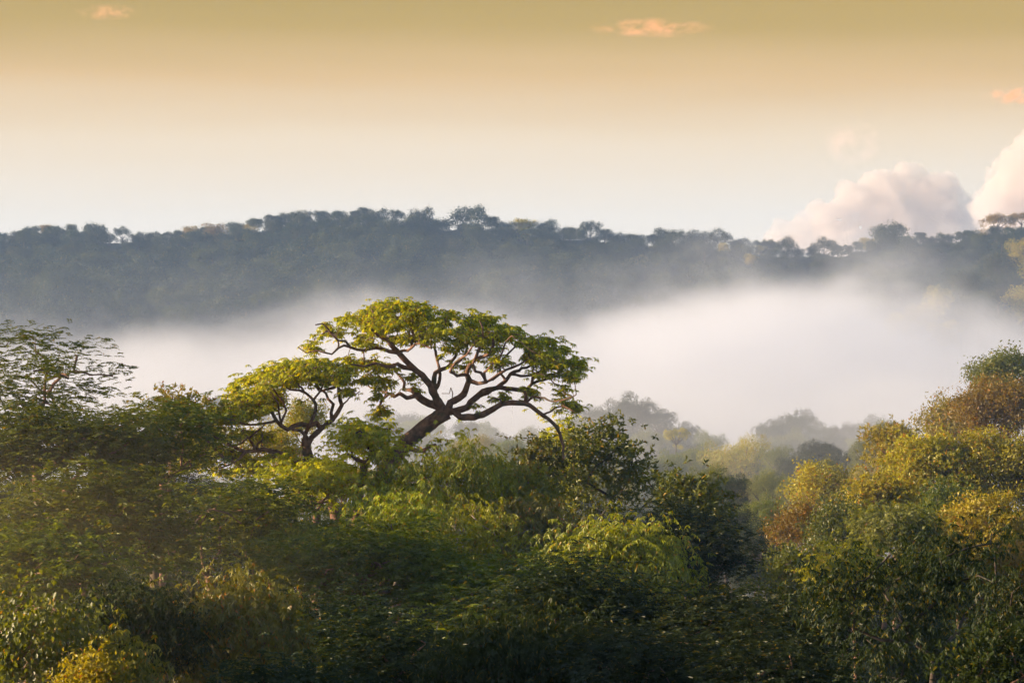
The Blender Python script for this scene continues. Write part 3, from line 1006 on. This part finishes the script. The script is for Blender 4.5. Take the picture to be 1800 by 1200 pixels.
hero(1398, 885, 165, 50, 75, 'small', 'bronze', 'orange tree low on the left side of the sunlit slope', .6, 9, 2.2, seed=58, group=SL)
hero(1480, 880, 150, 65, 100, 'small', 'green', 'shaded green tree right of the orange tree', .65, 11, 2.3, seed=59, group=SL)
hero(1570, 885, 125, 80, 90, 'palmate', 'pale', 'pale mint-green tree below the olive trees of the slope', .6, 12, 2.0, seed=60, group=SL)
hero(1740, 882, 125, 100, 100, 'small', 'yellow', 'golden yellow billowing crown right of the mint-green tree', .5, 14, 2.6, seed=61, group=SL)
hero(1690, 850, 145, 70, 100, 'broad', 'green', 'green tree wedged between the golden crown and the largest olive tree', .6, 11, 2.2, seed=62, group=SL)
hero(1500, 960, 110, 85, 100, 'palmate', 'palmate', 'green palmate tree below the mint-green one, half in shade', .6, 12, 2.1, seed=63, group=SL)
hero(1660, 960, 100, 90, 120, 'small', 'olive', 'gold-lit tree glimpsed through the gaps of the crooked-limbed tree', .5, 12, 2.2, seed=64, group=SL)
hero(1790, 950, 100, 80, 120, 'small', 'bronze', 'amber tree peeping out at the right edge under the golden crown', .5, 11, 2.2, seed=65, group=SL)
hero(1420, 960, 120, 80, 100, 'small', 'green', 'green tree in half shade below the orange tree', .6, 11, 2.2, seed=66, group=SL)
# small lit tree seen through the umbrella tree's left arm
hero(533, 708, 165, 34, 60, 'small', 'olive', 'small orange-lit crown seen through the arms of the left leaning tree', .5, 8, 1.8, seed=70)
hero(470, 752, 150, 60, 70, 'small', 'olive', 'amber-lit crown behind the long low limb of the two-armed tree', .5, 9, 1.7, seed=71)

# ------------------------------------------------------------------ the umbrella tree and the two-armed tree, traced limb by limb
PX = 100.0 / F      # metres per photo pixel at 100 m

UMB_TRUNK = [(590, 1420), (600, 1200), (618, 1040), (640, 930), (662, 862), (690, 806), (716, 776), (745, 752), (770, 733), (786, 724)]
UMB = [  # limb id, points, radius px start/end, depth at the end (m, towards +Y)
    (1, [(780, 728), (766, 712), (745, 705), (731, 695), (727, 688)], 9.5, 7, 1.0),
    (1, [(730, 696), (713, 700), (700, 694), (690, 698), (682, 694), (667, 706), (662, 720), (655, 738)], 5, 1.6, 1.5),
    (1, [(728, 690), (718, 686), (708, 684), (707, 675), (697, 660), (685, 648)], 4.5, 2, 2.5),
    (1, [(690, 698), (675, 690), (655, 688), (640, 680)], 3, 1.4, 2.8),
    (2, [(775, 724), (768, 707), (760, 686), (750, 668), (733, 653), (717, 637), (702, 620), (690, 606)], 8.5, 5, -1.0),
    (2, [(690, 606), (684, 595), (665, 590), (657, 578), (650, 562)], 4.5, 1.8, -1.6),
    (2, [(702, 620), (687, 617), (665, 611), (642, 615), (620, 609), (598, 612), (588, 623)], 4.6, 2, -1.5),
    (2, [(620, 609), (612, 600), (600, 598), (588, 585), (573, 570), (562, 572)], 3, 1.3, -2),
    (2, [(598, 612), (597, 603), (594, 593), (588, 584)], 2.2, 1.2, -1),
    (2, [(588, 623), (575, 618), (560, 615), (545, 620), (530, 610)], 2.2, 1.1, -1.5),
    (2, [(733, 653), (713, 645), (700, 640), (682, 643), (667, 638), (645, 642), (625, 640)], 5, 2, -2.8),
    (2, [(702, 620), (712, 617), (725, 611), (734, 604), (747, 606), (763, 611)], 3.6, 1.6, -2.5),
    (2, [(725, 611), (728, 590), (722, 570), (725, 550)], 3, 1.2, 0.5),
    (3, [(785, 720), (770, 705), (764, 684), (761, 662), (770, 652), (783, 647), (792, 636), (800, 620), (805, 600)], 6.5, 2.4, 2.8),
    (3, [(764, 684), (772, 668), (768, 640), (760, 610), (762, 575), (755, 550)], 4, 1.5, 3.2),
    (3, [(783, 647), (800, 640), (815, 625), (822, 600), (830, 570), (828, 545)], 3, 1.3, 1.8),
    (4, [(786, 724), (792, 708), (808, 698), (820, 686), (825, 670), (820, 657), (828, 637), (838, 630), (852, 627), (864, 616), (870, 590)], 8, 2.6, -2.2),
    (4, [(825, 670), (840, 672), (855, 670), (853, 664), (845, 655), (837, 650), (833, 637), (842, 615), (850, 590), (846, 565)], 4.2, 1.6, -3),
    (4, [(855, 668), (866, 664), (876, 658), (889, 651), (903, 645), (915, 640), (930, 630)], 4, 1.8, -1),
    (4, [(820, 657), (805, 658), (795, 650), (801, 640), (810, 630), (822, 623), (835, 605)], 3.6, 1.6, -3.4),
    (4, [(848, 672), (853, 655), (866, 640), (880, 625), (890, 600), (900, 590)], 3, 1.3, -3.4),
    (5, [(792, 728), (813, 720), (828, 708), (840, 697), (848, 688), (866, 683), (880, 682), (900, 685), (917, 688), (927, 684), (936, 676), (945, 670), (965, 668), (985, 660)], 7.5, 2.2, 1.5),
    (5, [(828, 700), (842, 694), (858, 690), (870, 684), (888, 670), (898, 658), (912, 651), (926, 647), (940, 642), (955, 634), (970, 620)], 5.2, 2, 3.4),
    (5, [(936, 676), (938, 664), (948, 655), (957, 642), (968, 632), (985, 622)], 3.6, 1.5, -.5),
    (5, [(888, 670), (880, 655), (876, 640), (895, 620), (915, 605), (930, 600)], 3, 1.3, 2.6),
    (5, [(898, 658), (915, 662), (935, 660), (960, 652), (985, 650), (1010, 645), (1028, 645)], 3, 1.3, 3.8),
    (6, [(796, 735), (810, 731), (833, 733), (850, 726), (867, 717), (883, 709), (900, 706), (922, 708), (938, 717), (954, 728), (972, 744), (984, 760), (988, 780), (991, 804)], 8.2, 2.4, -1.5),
    (6, [(922, 708), (923, 696), (922, 687)], 3.6, 3.4, -.5),
    (6, [(926, 704), (937, 697), (957, 698), (972, 705), (990, 700), (1010, 692)], 2.6, 1.2, -2),
    (6, [(954, 728), (975, 716), (990, 712), (1005, 722)], 2.2, 1.1, -2),
    (6, [(883, 709), (878, 700), (868, 698), (860, 703)], 1.8, 1.0, -2.4),
    (7, [(706, 789), (722, 789), (745, 791), (755, 783), (765, 779), (772, 790), (776, 800)], 5.2, 2.0, -1.2),
    (7, [(745, 791), (757, 806), (768, 818)], 3, 1.6, -1.5),
    (8, [(704, 797), (712, 810), (723, 822), (737, 825), (750, 832)], 4.4, 2.0, -1.6),
    (8, [(723, 822), (718, 832), (712, 838)], 2.2, 1.1, -2),
    (9, [(787, 700), (797, 690), (793, 680), (790, 690), (778, 690)], 1.2, .7, -1),
]
# leaf masses: px, py, rx, ry, depth spread (m), weight
UMB_LEAF = [
    (700, 540, 52, 16, 2.5, 1.2), (745, 545, 45, 16, 3, 1), (660, 555, 40, 20, 3, 1.1), (615, 562, 26, 13, 2, .9), (795, 560, 40, 14, 3, 1.1), (828, 541, 9, 7, .5, .5), (850, 565, 36, 16, 3, 1.1),
    (890, 582, 32, 15, 3, 1.1), (720, 570, 60, 22, 4.5, 1.3), (790, 585, 60, 20, 5, 1.3), (860, 595, 50, 18, 4.5, 1.3), (660, 585, 40, 18, 4, 1), (570, 572, 15, 9, 1, .55), (565, 592, 22, 9, 1.5, .6),
    (600, 585, 28, 12, 2, .8), (540, 611, 22, 7, 1.2, .5), (570, 617, 22, 8, 1.5, .6), (925, 600, 26, 12, 3, 1), (965, 604, 30, 14, 3, 1.2), (990, 615, 24, 12, 2.5, 1), (1020, 640, 20, 9, 2, .8),
    (945, 625, 40, 15, 4, 1.2), (985, 640, 34, 15, 3.5, 1.2), (1010, 660, 22, 14, 2.5, 1), (1000, 682, 22, 12, 2.5, .7), (955, 660, 26, 10, 3, .8), (1000, 705, 24, 12, 2.5, .8), (1015, 722, 12, 8, 1, .35),
    (975, 730, 20, 8, 1.5, .4), (860, 625, 40, 12, 4, .8), (900, 640, 26, 10, 3, .7), (800, 615, 34, 12, 4, .8), (740, 600, 36, 12, 4, .8), (690, 600, 30, 10, 3, .7), (640, 605, 26, 9, 2, .5),
    (655, 640, 34, 14, 3, 1), (620, 640, 26, 12, 2.5, .8), (690, 650, 22, 12, 2.5, .7), (645, 668, 34, 13, 3, .9), (680, 675, 28, 12, 3, .7), (665, 700, 22, 9, 2, .5), (670, 728, 24, 11, 2, .7), (694, 722, 14, 8, 1, .35),
    (735, 680, 14, 9, 1.5, .3), (722, 660, 16, 9, 2, .4), (805, 645, 20, 8, 3, .35), (850, 655, 22, 8, 3, .35), (885, 660, 16, 7, 2, .25), (885, 700, 30, 9, 2, .4), (915, 700, 18, 7, 2, .3), (845, 712, 12, 5, 1, .2),
    (905, 675, 18, 7, 2, .25), (940, 690, 18, 8, 2, .3), (770, 640, 16, 9, 3, .3), (820, 720, 14, 6, 1, .2), (600, 625, 22, 8, 1.5, .4), (935, 650, 20, 8, 3, .4)]

TWO_TRUNK = [(640, 1400), (622, 1200), (608, 1040), (596, 950), (588, 900), (576, 860), (560, 830), (545, 806), (537, 786), (536, 774)]
TWO = [
    (1, [(536, 776), (536, 766), (541, 756), (547, 742), (557, 720), (553, 701), (543, 692), (530, 686), (514, 684), (500, 675)], 4.6, 1.8, -1.2),
    (1, [(543, 692), (534, 682), (528, 672), (515, 660)], 2.8, 1.2, -2),
    (1, [(553, 701), (562, 690), (570, 672), (565, 655)], 2.4, 1.2, 0),
    (2, [(537, 784), (548, 770), (563, 752), (583, 737), (592, 725), (598, 714), (594, 695), (592, 678), (584, 682), (572, 685), (560, 690), (550, 680)], 6, 2, 1.0),
    (2, [(583, 737), (581, 724), (583, 712), (573, 702), (568, 692), (556, 684), (548, 676), (540, 664)], 4, 1.5, 1.8),
    (2, [(592, 680), (600, 665), (604, 650), (598, 640)], 3, 1.3, 1.5),
    (2, [(598, 714), (606, 706), (616, 696), (628, 690)], 2, 1, 2),
    (3, [(565, 751), (555, 745), (543, 748), (530, 746), (517, 748), (507, 754), (497, 746), (489, 736), (482, 724), (470, 714), (455, 706), (440, 700)], 6.5, 2.4, -1.5),
    (3, [(497, 740), (496, 725), (495, 706), (488, 692)], 2.6, 1.4, -2),
    (3, [(502, 738), (505, 720), (500, 704), (492, 694), (485, 680)], 2.8, 1.3, -1),
    (3, [(534, 760), (530, 756), (517, 752)], 3, 3.2, -.6),
    (3, [(489, 736), (470, 742), (450, 745), (430, 740), (410, 730)], 3, 1.3, -2),
    (4, [(560, 832), (540, 818), (515, 805), (498, 797), (480, 790), (457, 788), (438, 790), (418, 781), (400, 773), (388, 762)], 6.5, 2.4, -2),
    (4, [(438, 790), (428, 802), (415, 811), (400, 818)], 3, 1.4, -2.6),
    (4, [(457, 788), (450, 778), (444, 768), (452, 760), (462, 752), (470, 745)], 3, 1.3, -1.5),
    (4, [(452, 786), (462, 776), (470, 768), (472, 756)], 2.4, 1.2, -2.5),
    (4, [(418, 781), (440, 770), (446, 764)], 2, 1.2, -2.4),
    (5, [(548, 812), (520, 812), (480, 830), (440, 822), (410, 805), (396, 795), (384, 778), (370, 765), (354, 752), (343, 748)], 4, 1.8, -3.2),
    (5, [(384, 778), (370, 790), (360, 800), (350, 810)], 2, 1, -3.4),
]
TWO_LEAF = [
    (430, 668, 26, 9, 2, .8), (470, 655, 34, 12, 2.5, 1.1), (515, 642, 34, 12, 3, 1.2), (560, 640, 34, 13, 3, 1.2), (600, 650, 30, 12, 3, 1), (410, 680, 14, 7, 1, .4), (445, 690, 40, 15, 3.5, 1.3), (490, 670, 40, 13, 3.5, 1.2),
    (540, 662, 40, 13, 3.5, 1.1), (590, 670, 30, 11, 3, .8), (415, 710, 34, 15, 3.5, 1.2), (460, 715, 34, 14, 3.5, 1), (390, 730, 34, 14, 3, 1.1), (435, 738, 34, 12, 3, .9), (480, 700, 26, 10, 3, .6), (525, 700, 14, 6, 2, .25),
    (610, 690, 22, 9, 2, .5), (570, 700, 12, 6, 2, .2), (360, 755, 30, 11, 2.5, .9), (340, 775, 28, 12, 2.5, 1), (375, 785, 34, 14, 3, 1.1), (330, 800, 18, 10, 2, .6), (420, 765, 36, 11, 3, .8), (400, 800, 34, 11, 3, .9),
    (360, 815, 28, 10, 2.5, .8), (450, 808, 34, 9, 3, .8), (495, 790, 22, 7, 2, .4), (470, 770, 20, 8, 2, .4), (510, 802, 14, 6, 1, .3), (440, 828, 30, 8, 3, .6), (395, 830, 30, 8, 3, .7)]


def traced(trunk, limbs, masses, label, Y, nros, size, seed, name):
    rng = np.random.default_rng(seed)
    gx, gy = P(trunk[0][0], 600, Y)[:2]
    gz = float(ground(gx, gy)) - .4
    base = np.array((gx, gy, gz))
    px_m = Y / F
    tp = [P(a, b, Y) - base for a, b in trunk]
    if tp[0][2] > .2:
        tp = [np.zeros(3)] + tp
    else:
        tp = [np.zeros(3)] + [q for q in tp if q[2] > .8]
    sk = Skel()
    n_ = len(tp)
    sk.path(tp, [max(12.5, 17 - 5 * i / n_) * px_m * (1.0 if label.startswith('great') else .62) for i in range(n_)], 0, step=.35, wob=.04, rng=rng)
    for lid, pts, r0, r1, d1 in limbs:
        A = np.array(sk.p)
        st = P(pts[0][0], pts[0][1], Y) - base
        dd = (A[:, 0] - st[0]) ** 2 + (A[:, 2] - st[2]) ** 2
        j = int(np.argmin(dd))
        d0 = A[j][1]
        k = len(pts) - 1
        q = [P(x, z, Y) - base for x, z in pts]
        for i, v in enumerate(q):
            v[1] = d0 + (d1 - d0) * (i / k)
        sk.path(q, (r0 * px_m * .86, r1 * px_m * .86), lid, start=j, step=.22, wob=.10, rng=rng)
    nsk = len(sk.p)
    wt = np.array([m[5] * m[2] * m[3] for m in masses]) ** .75 * np.array([m[5] for m in masses]) ** .3
    pick = rng.choice(len(masses), nros, p=wt / wt.sum())
    mm = np.array(masses)[pick]
    d = norm(rng.normal(size=(nros, 3)) + UP * .25)
    rad = rng.random(nros) ** .45 * np.where(rng.random(nros) < .1, 1.22, 1)
    cx = mm[:, 0] + d[:, 0] * rad * mm[:, 2]
    cz = mm[:, 1] - d[:, 2] * rad * mm[:, 3]
    cyy = d[:, 1] * rad * mm[:, 4]
    A = np.stack([(cx - 900) * px_m - base[0], cyy, CZ + (600 - cz) * px_m - base[2]], 1)
    # gather the tufts into sprays with gaps between them
    ncl = nros // 9
    cen = A[:ncl]
    for i in range(ncl, nros):
        j = int(np.argmin(((cen - A[i]) ** 2).sum(1)))
        dl = A[i] - cen[j]
        A[i] = cen[j] + dl * min(1.0, .48 / max(np.linalg.norm(dl), .01) * (.5 + .6 * rng.random())) * np.array((1, 1, .75))
    first = 12
    sk.grow(A, rng, step=.22, first=first, up=.14, jit=.12)
    sk.finish(.0085, .40, maxr=.05)
    root = empty(name, base, label, 'tree')
    link('trunk', sk.tube_mesh('trunk', {0}, BARK, rng, 0, 12), root)
    for l_ in sorted({q[0] for q in limbs}):
        me = sk.tube_mesh('limb', {l_}, BARK, rng, 0, 8)
        if me:
            link('limb', me, root)
    od = norm(A - np.array([(740 - 900) * px_m - base[0], 0, CZ - 6 - base[2]])) + rng.normal(size=A.shape) * .2
    lv = units('palmate', A, od, size, rng)
    # a second, smaller rosette a little way down each twig
    A2 = A + rng.normal(size=A.shape) * np.array((.24, .3, .14))
    sel = rng.random(len(A)) < .8
    lv = cat([lv, units('palmate', A2[sel], od[sel], size * .85, rng)])
    link('crown', leaves_mesh('crown', lv, M['palmate'], rng), root)


umb_ground = [P(590, 600, 100)[0], 100, -34.0, 14, float(np.interp(100, YS, ZS))]
CTRL.append(tuple(umb_ground))

# ------------------------------------------------------------------ settle the ground, then plant everything
for d in PENDING:
    if d['y'] < 700:
        CTRL.append((d['x'], d['y'], d['zc'] - CZ - d['H'] + d['R'] * .6, max(9, d['R'] * 1.8), float(np.interp(d['y'], YS, ZS))))

xs = np.concatenate([np.linspace(-420, -330, 6), np.linspace(-320, 320, 215), np.linspace(330, 420, 6)])
ys = np.concatenate([np.linspace(-150, 0, 8), np.linspace(4, 300, 120), np.linspace(304, 960, 150), np.linspace(980, 1560, 20)])
XX, YY = np.meshgrid(xs, ys)
ZZ = ground(XX, YY)
nx, ny = len(xs), len(ys)
ii = (np.arange(ny - 1)[:, None] * nx + np.arange(nx - 1)[None]).reshape(-1)
Q = np.stack([ii, ii + 1, ii + nx + 1, ii + nx], -1)
gme = raw_mesh('ground', np.stack([XX, YY, ZZ], -1).reshape(-1, 3), Q.reshape(-1), np.arange(len(Q)) * 4, np.full(len(Q), 4), FLOOR, None, True)
go = link('ground', gme)
go['kind'] = 'structure'

for d in PENDING:
    gz = float(ground(d['x'], d['y'])) - .3
    Rt = d['R']
    zc = max(d['zc'], gz + Rt * .15)
    root = empty(d['name'], (d['x'], d['y'], gz), d['label'], 'tree', d['group'])
    root.rotation_euler = (0, 0, d['yaw'])
    cr_ = link('crown', d['me'], root, (0, 0, zc - gz))
    cr_.scale = (Rt, Rt * 1.0, d['sz'])
    tr_ = link('trunk', d['wm'], root, (0, 0, zc - gz))
    tr_.scale = (Rt, Rt, d['sz'])
nl = 0
for d in HEROES:
    nl += build_hero(d)
print('hero leaves', nl, 'far trees', len(PENDING))
traced(UMB_TRUNK, UMB, UMB_LEAF, 'great umbrella-crowned tree with a thick leaning trunk, standing over all others before the fog', 100, 2150, .44, 3, 'umbrella_tree')
traced(TWO_TRUNK, TWO, TWO_LEAF, 'lower two-armed tree whose palmate crown adjoins the left side of the umbrella tree', 98, 1900, .42, 4, 'umbrella_tree')

# the unbroken forest lower on the ridge, past the trees one can tell apart
rng = np.random.default_rng(21)
protos = []
for k in range(4):
    n_ = 230
    cc = norm(rng.normal(size=(14, 3)) * np.array((1, 1, .5)) + UP * .5) * np.array((.72, .72, .5))
    pk = rng.integers(14, size=n_)
    dr_ = norm(rng.normal(size=(n_, 3)) + UP * .4)
    c_ = cc[pk] + dr_ * rng.uniform(.12, .34, (n_, 1))
    protos.append(units('small', c_, dr_, .21, rng))
acc = []
for px, py, Y, rr in MASS:
    q = protos[rng.integers(4)]
    R_ = rr * Y / F
    x_, _, zt = P(px, py, Y)
    a_ = rng.uniform(0, 6.28)
    rot = np.array(((math.cos(a_), -math.sin(a_), 0), (math.sin(a_), math.cos(a_), 0), (0, 0, 1)))
    acc.append([(q[0] @ rot.T) * R_ + np.array((x_, Y, zt - .72 * R_)), q[1] @ rot.T, q[2] @ rot.T, q[3] * R_, q[4] * R_])
fo = link('forest', leaves_mesh('forest', cat(acc), M['ridge_green'], rng, np.clip(rng.random(len(acc)) ** 1.6, 0, .9)))
fo['kind'] = 'stuff'
fo['label'] = 'unbroken dark forest on the ridge slope, fading into the fog'
fo['category'] = 'forest'

# low forest growth that nobody could count, between the trees
rng = np.random.default_rng(9)
pts = []
for (x0, x1, y0, y1, n, s_) in ((-300, 300, 690, 893, 14000, 1.4), (-110, 130, 230, 690, 7000, 1.6), (-45, 60, 40, 230, 5000, .9)):
    x = rng.uniform(x0, x1, n)
    y = rng.uniform(y0, y1, n)
    z = ground(x, y) + rng.random(n) ** 1.5 * s_ * 2.2
    pts.append((np.stack([x, y, z], 1), s_))
lvs = [units('small', p_, np.tile(UP, (len(p_), 1)) + rng.normal(size=p_.shape) * .6, s_, rng) for p_, s_ in pts]
un = link('undergrowth', leaves_mesh('undergrowth', cat(lvs), M['dark'], rng))
un['kind'] = 'stuff'
un['label'] = 'dark low growth filling the forest floor between the trees'
un['category'] = 'undergrowth'


# ------------------------------------------------------------------ air: haze, the fog bank, warm mist
def box(name, a, b, mat):
    v = np.array([(x, y, z) for x in (a[0], b[0]) for y in (a[1], b[1]) for z in (a[2], b[2])], float)
    f = np.array([(0, 1, 3, 2), (4, 6, 7, 5), (0, 4, 5, 1), (2, 3, 7, 6), (0, 2, 6, 4), (1, 5, 7, 3)])
    o = link(name, raw_mesh(name, v, f.reshape(-1), np.arange(6) * 4, np.full(6, 4), mat))
    o['kind'] = 'stuff'
    return o


g = G('haze')
v = g.n('ShaderNodeVolumePrincipled')
g.l(v.outputs[0], g.o.inputs[1])
v.inputs['Color'].default_value = (.30, .55, 1, 1)
v.inputs['Density'].default_value = .00023
v.inputs['Anisotropy'].default_value = .1
zlow = float(ZZ.min()) - 1
hz = box('haze', (-430, -170, zlow), (430, 1600, CZ + 85), g.m)

g = G('fog')
v = g.n('ShaderNodeVolumePrincipled')
g.l(v.outputs[0], g.o.inputs[1])
v.inputs['Color'].default_value = (.880, .908, .972, 1)
v.inputs['Anisotropy'].default_value = .0
geo = g.n('ShaderNodeNewGeometry')
sp = g.n('ShaderNodeSeparateXYZ')
g.l(geo.outputs['Position'], sp.inputs[0])
X_, Y_, Z_ = sp.outputs
topY = g.mr(Y_, 430, 650, -40, 3)
topX = g.mr(X_, -120, 120, 2, 19)
mp = g.n('ShaderNodeMapping')
mp.inputs['Scale'].default_value = (1, .7, 1.7)
g.l(geo.outputs['Position'], mp.inputs[0])
wp = g.n('ShaderNodeTexNoise')
wp.inputs['Scale'].default_value = .02
g.l(mp.outputs[0], wp.inputs['Vector'])
wv = g.n('ShaderNodeVectorMath', operation='MULTIPLY_ADD')
wv.inputs[1].default_value = (40, 40, 30)
g.l(wp.outputs['Color'], wv.inputs[0])
g.l(mp.outputs[0], wv.inputs[2])
n1 = g.noise(wv.outputs[0], .014, 7, .66)
nz = g.math('MULTIPLY', g.math('SUBTRACT', n1, .5), 60)
top = g.math('ADD', g.math('ADD', g.math('ADD', topY, topX), g.mr(X_, 95, 155, 0, -17, True)), nz)
dd = g.math('SUBTRACT', g.math('ADD', top, CZ), Z_)
s_ = g.math('DIVIDE', dd, 17, clamp=True)
dens = g.math('MULTIPLY', g.math('MULTIPLY', g.math('POWER', s_, 1.5), .023), g.mr(X_, -150, 0, .6, 1))
# torn wisps drifting off the top of the bank
mw = g.n('ShaderNodeMapping')
mw.inputs['Scale'].default_value = (1, 1, .55)
mw.inputs['Rotation'].default_value = (0, .5, 0)
g.l(wv.outputs[0], mw.inputs[0])
n2 = g.noise(mw.outputs[0], .030, 6, .62)
band = g.math('MULTIPLY', g.mr(dd, -20, 2, 0, 1, True), g.math('MULTIPLY', g.mr(X_, -140, 90, .15, 1), g.mr(X_, 110, 160, 1, .35)))
w1 = g.math('MULTIPLY', g.math('POWER', g.mr(n2, .46, .72, 0, 1), 1.5), band)
dens = g.math('ADD', dens, g.math('MULTIPLY', w1, .009))
fade = g.mr(Z_, CZ + 32, CZ + 42, 1, 0)
# thin blue mist that lies over the fog and thins out upwards
thin = g.math('ADD', g.math('MULTIPLY', g.mr(Z_, CZ + 40, CZ - 4, 0, 1, True), .0002), g.math('MULTIPLY', g.math('MULTIPLY', g.mr(Z_, CZ + 2, CZ - 16, 0, 1, True), g.mr(Y_, 165, 470, .30, 1)), g.mr(n2, .35, .65,   .0010, .0042)))
dens = g.math('MULTIPLY', g.math('ADD', dens, thin), fade)
g.l(dens, v.inputs['Density'])
g.m.cycles.volume_step_rate = .19
fog = box('fog', (-400, 165, zlow + .5), (400, 850, CZ + 44), g.m)


# warm morning mist hanging in the near crowns on the left
g = G('warm_mist')
v = g.n('ShaderNodeVolumePrincipled')
g.l(v.outputs[0], g.o.inputs[1])
v.inputs['Color'].default_value = (1, .80, .54, 1)
v.inputs['Anisotropy'].default_value = .3
geo = g.n('ShaderNodeNewGeometry')
mp = g.n('ShaderNodeMapping')
mp.inputs['Location'].default_value = (15 / 15, -56 / 27, -53 / 7.5)
mp.inputs['Scale'].default_value = (1 / 15, 1 / 27, 1 / 7.5)
g.l(geo.outputs['Position'], mp.inputs[0])
ln = g.n('ShaderNodeVectorMath', operation='LENGTH')
g.l(mp.outputs[0], ln.inputs[0])
fall = g.mr(ln.outputs['Value'], .15, 1, 1, 0, True)
n1 = g.noise(geo.outputs['Position'], .12, 4, .6)
dens = g.math('MULTIPLY', g.math('MULTIPLY', fall, g.mr(n1, .3, .7, .35, 1.3)), .005)
g.l(dens, v.inputs['Density'])
g.m.cycles.volume_step_rate = .9
box('mist', (-30, 29, 45.4), (0, 83, 60.6), g.m)


# ------------------------------------------------------------------ clouds, far outside the haze
def cloud_mat(name, dens_, col_):
    g = G(name)
    v = g.n('ShaderNodeVolumePrincipled')
    g.l(v.outputs[0], g.o.inputs[1])
    v.inputs['Color'].default_value = col_
    v.inputs['Density'].default_value = dens_
    v.inputs['Anisotropy'].default_value = .0
    return g.m


def cloud(label, blobs, Y, seed, mat, res=9.0):
    rng = np.random.default_rng(seed)
    me = bpy.data.meshes.new('cloud')
    import bmesh
    bm = bmesh.new()
    k = Y / F
    c0 = P(blobs[0][0], blobs[0][1], Y)
    for px, py, r in blobs:
        for j in range(9):
            d = norm(rng.normal(size=3)) * rng.uniform(.35, .8) if j else np.zeros(3)
            q = P(px, py, Y) - c0 + d * r * k * np.array((1, 1.4, .9))
            rr = r * k * (1 if j == 0 else rng.uniform(.25, .55))
            ret = bmesh.ops.create_icosphere(bm, subdivisions=3, radius=rr)
            for vv in ret['verts']:
                vv.co += Vector(q)
    bm.to_mesh(me)
    bm.free()
    me.materials.append(mat)
    o = link('cloud', me, None, c0)
    rm = o.modifiers.new('remesh', 'REMESH')
    rm.mode = 'VOXEL'
    rm.voxel_size = res
    tx = bpy.data.textures.new('billow', 'CLOUDS')
    tx.noise_scale = 75
    tx.noise_depth = 4
    dm = o.modifiers.new('billow', 'DISPLACE')
    dm.texture = tx
    dm.strength = 75
    dm.mid_level = .5
    t2 = bpy.data.textures.new('small_billow', 'CLOUDS')
    t2.noise_scale = 34
    t2.noise_depth = 3
    d2 = o.modifiers.new('small_billow', 'DISPLACE')
    d2.texture = t2
    d2.strength = 34
    d2.mid_level = .5
    o['kind'] = 'stuff'
    o['label'] = label
    o['category'] = 'cloud'
    return o


CM = cloud_mat('cloud', .016, (.86, .80, .77, 1))
cloud('large white cumulus bank rising behind the ridge, lit on its left edge',
      [(1375, 415, 26), (1410, 400, 26), (1450, 385, 34), (1500, 360, 38), (1550, 335, 40), (1590, 320, 34), (1615, 305, 22), (1640, 350, 50), (1560, 400, 60), (1470, 420, 50), (1640, 420, 60), (1680, 380, 36), (1700, 405, 34), (1400, 425, 34)], 7000, 2, CM)
cloud('towering bright cumulus at the right edge of the sky',
      [(1800, 330, 70), (1830, 270, 50), (1760, 370, 50), (1740, 395, 30), (1810, 400, 70), (1870, 330, 80), (1795, 275, 22), (1850, 240, 45)], 6500, 3, CM)
cloud('small pale cloud puff between the two large cumulus clouds', [(1680, 372, 16), (1700, 385, 18), (1720, 400, 18), (1740, 300, 12)], 8000, 4, CM, 12)


def wisp(label, px, py, w_, h_, Y, dens_, col_, seed):
    """thin torn streak of high cloud"""
    import bmesh
    k = Y / F
    me = bpy.data.meshes.new('wisp_cloud')
    bm = bmesh.new()
    bmesh.ops.create_icosphere(bm, subdivisions=3, radius=1)
    for vv in bm.verts:
        vv.co = Vector((vv.co.x * w_ * k, vv.co.y * w_ * k * .8, vv.co.z * h_ * k))
    bm.to_mesh(me)
    bm.free()
    g = G('wisp_cloud')
    v = g.n('ShaderNodeVolumePrincipled')
    g.l(v.outputs[0], g.o.inputs[1])
    v.inputs['Color'].default_value = col_
    t = g.n('ShaderNodeTexCoord')
    mp = g.n('ShaderNodeMapping')
    mp.inputs['Scale'].default_value = (1 / (w_ * k), 1 / (w_ * k * .8), 1 / (h_ * k))
    g.l(t.outputs['Object'], mp.inputs[0])
    ln = g.n('ShaderNodeVectorMath', operation='LENGTH')
    g.l(mp.outputs[0], ln.inputs[0])
    fall = g.mr(ln.outputs['Value'], .1, 1, 1, 0, True)
    m3 = g.n('ShaderNodeMapping')
    m3.inputs['Scale'].default_value = (3.4, 1.2, 1.5) if h_ < w_ * .5 else (1.3, 1.2, 1.0)
    m3.inputs['Location'].default_value = (seed * 3.1, seed, 0)
    m3.inputs['Rotation'].default_value = (0, .25, 0)
    g.l(mp.outputs[0], m3.inputs[0])
    n_ = g.noise(m3.outputs[0], 1.0, 6, .68)
    dn = g.math('MULTIPLY', g.math('MULTIPLY', fall, g.mr(n_, .46, .60, 0, 1)), dens_)
    g.l(dn, v.inputs['Density'])
    g.m.cycles.volume_step_rate = .5
    me.materials.append(g.m)
    o = link('wisp_cloud', me, None, P(px, py, Y))
    o['kind'] = 'stuff'
    o['label'] = label
    o['category'] = 'cloud'


ORANGE = (1, .52, .27, 1)
wisp('thin orange cloud streak high in the middle right of the sky', 1145, 50, 125, 18, 6500, .010, ORANGE, 1)
wisp('small orange cloud shred at the top left of the sky', 188, 22, 66, 17, 6500, .009, ORANGE, 2)
wisp('orange wedge of cloud cut by the right edge of the sky', 1795, 168, 75, 20, 6500, .018, ORANGE, 3)
wisp('faint pink puff above the large cumulus', 1500, 250, 60, 50, 7500, .008, (1, .78, .70, 1), 4)
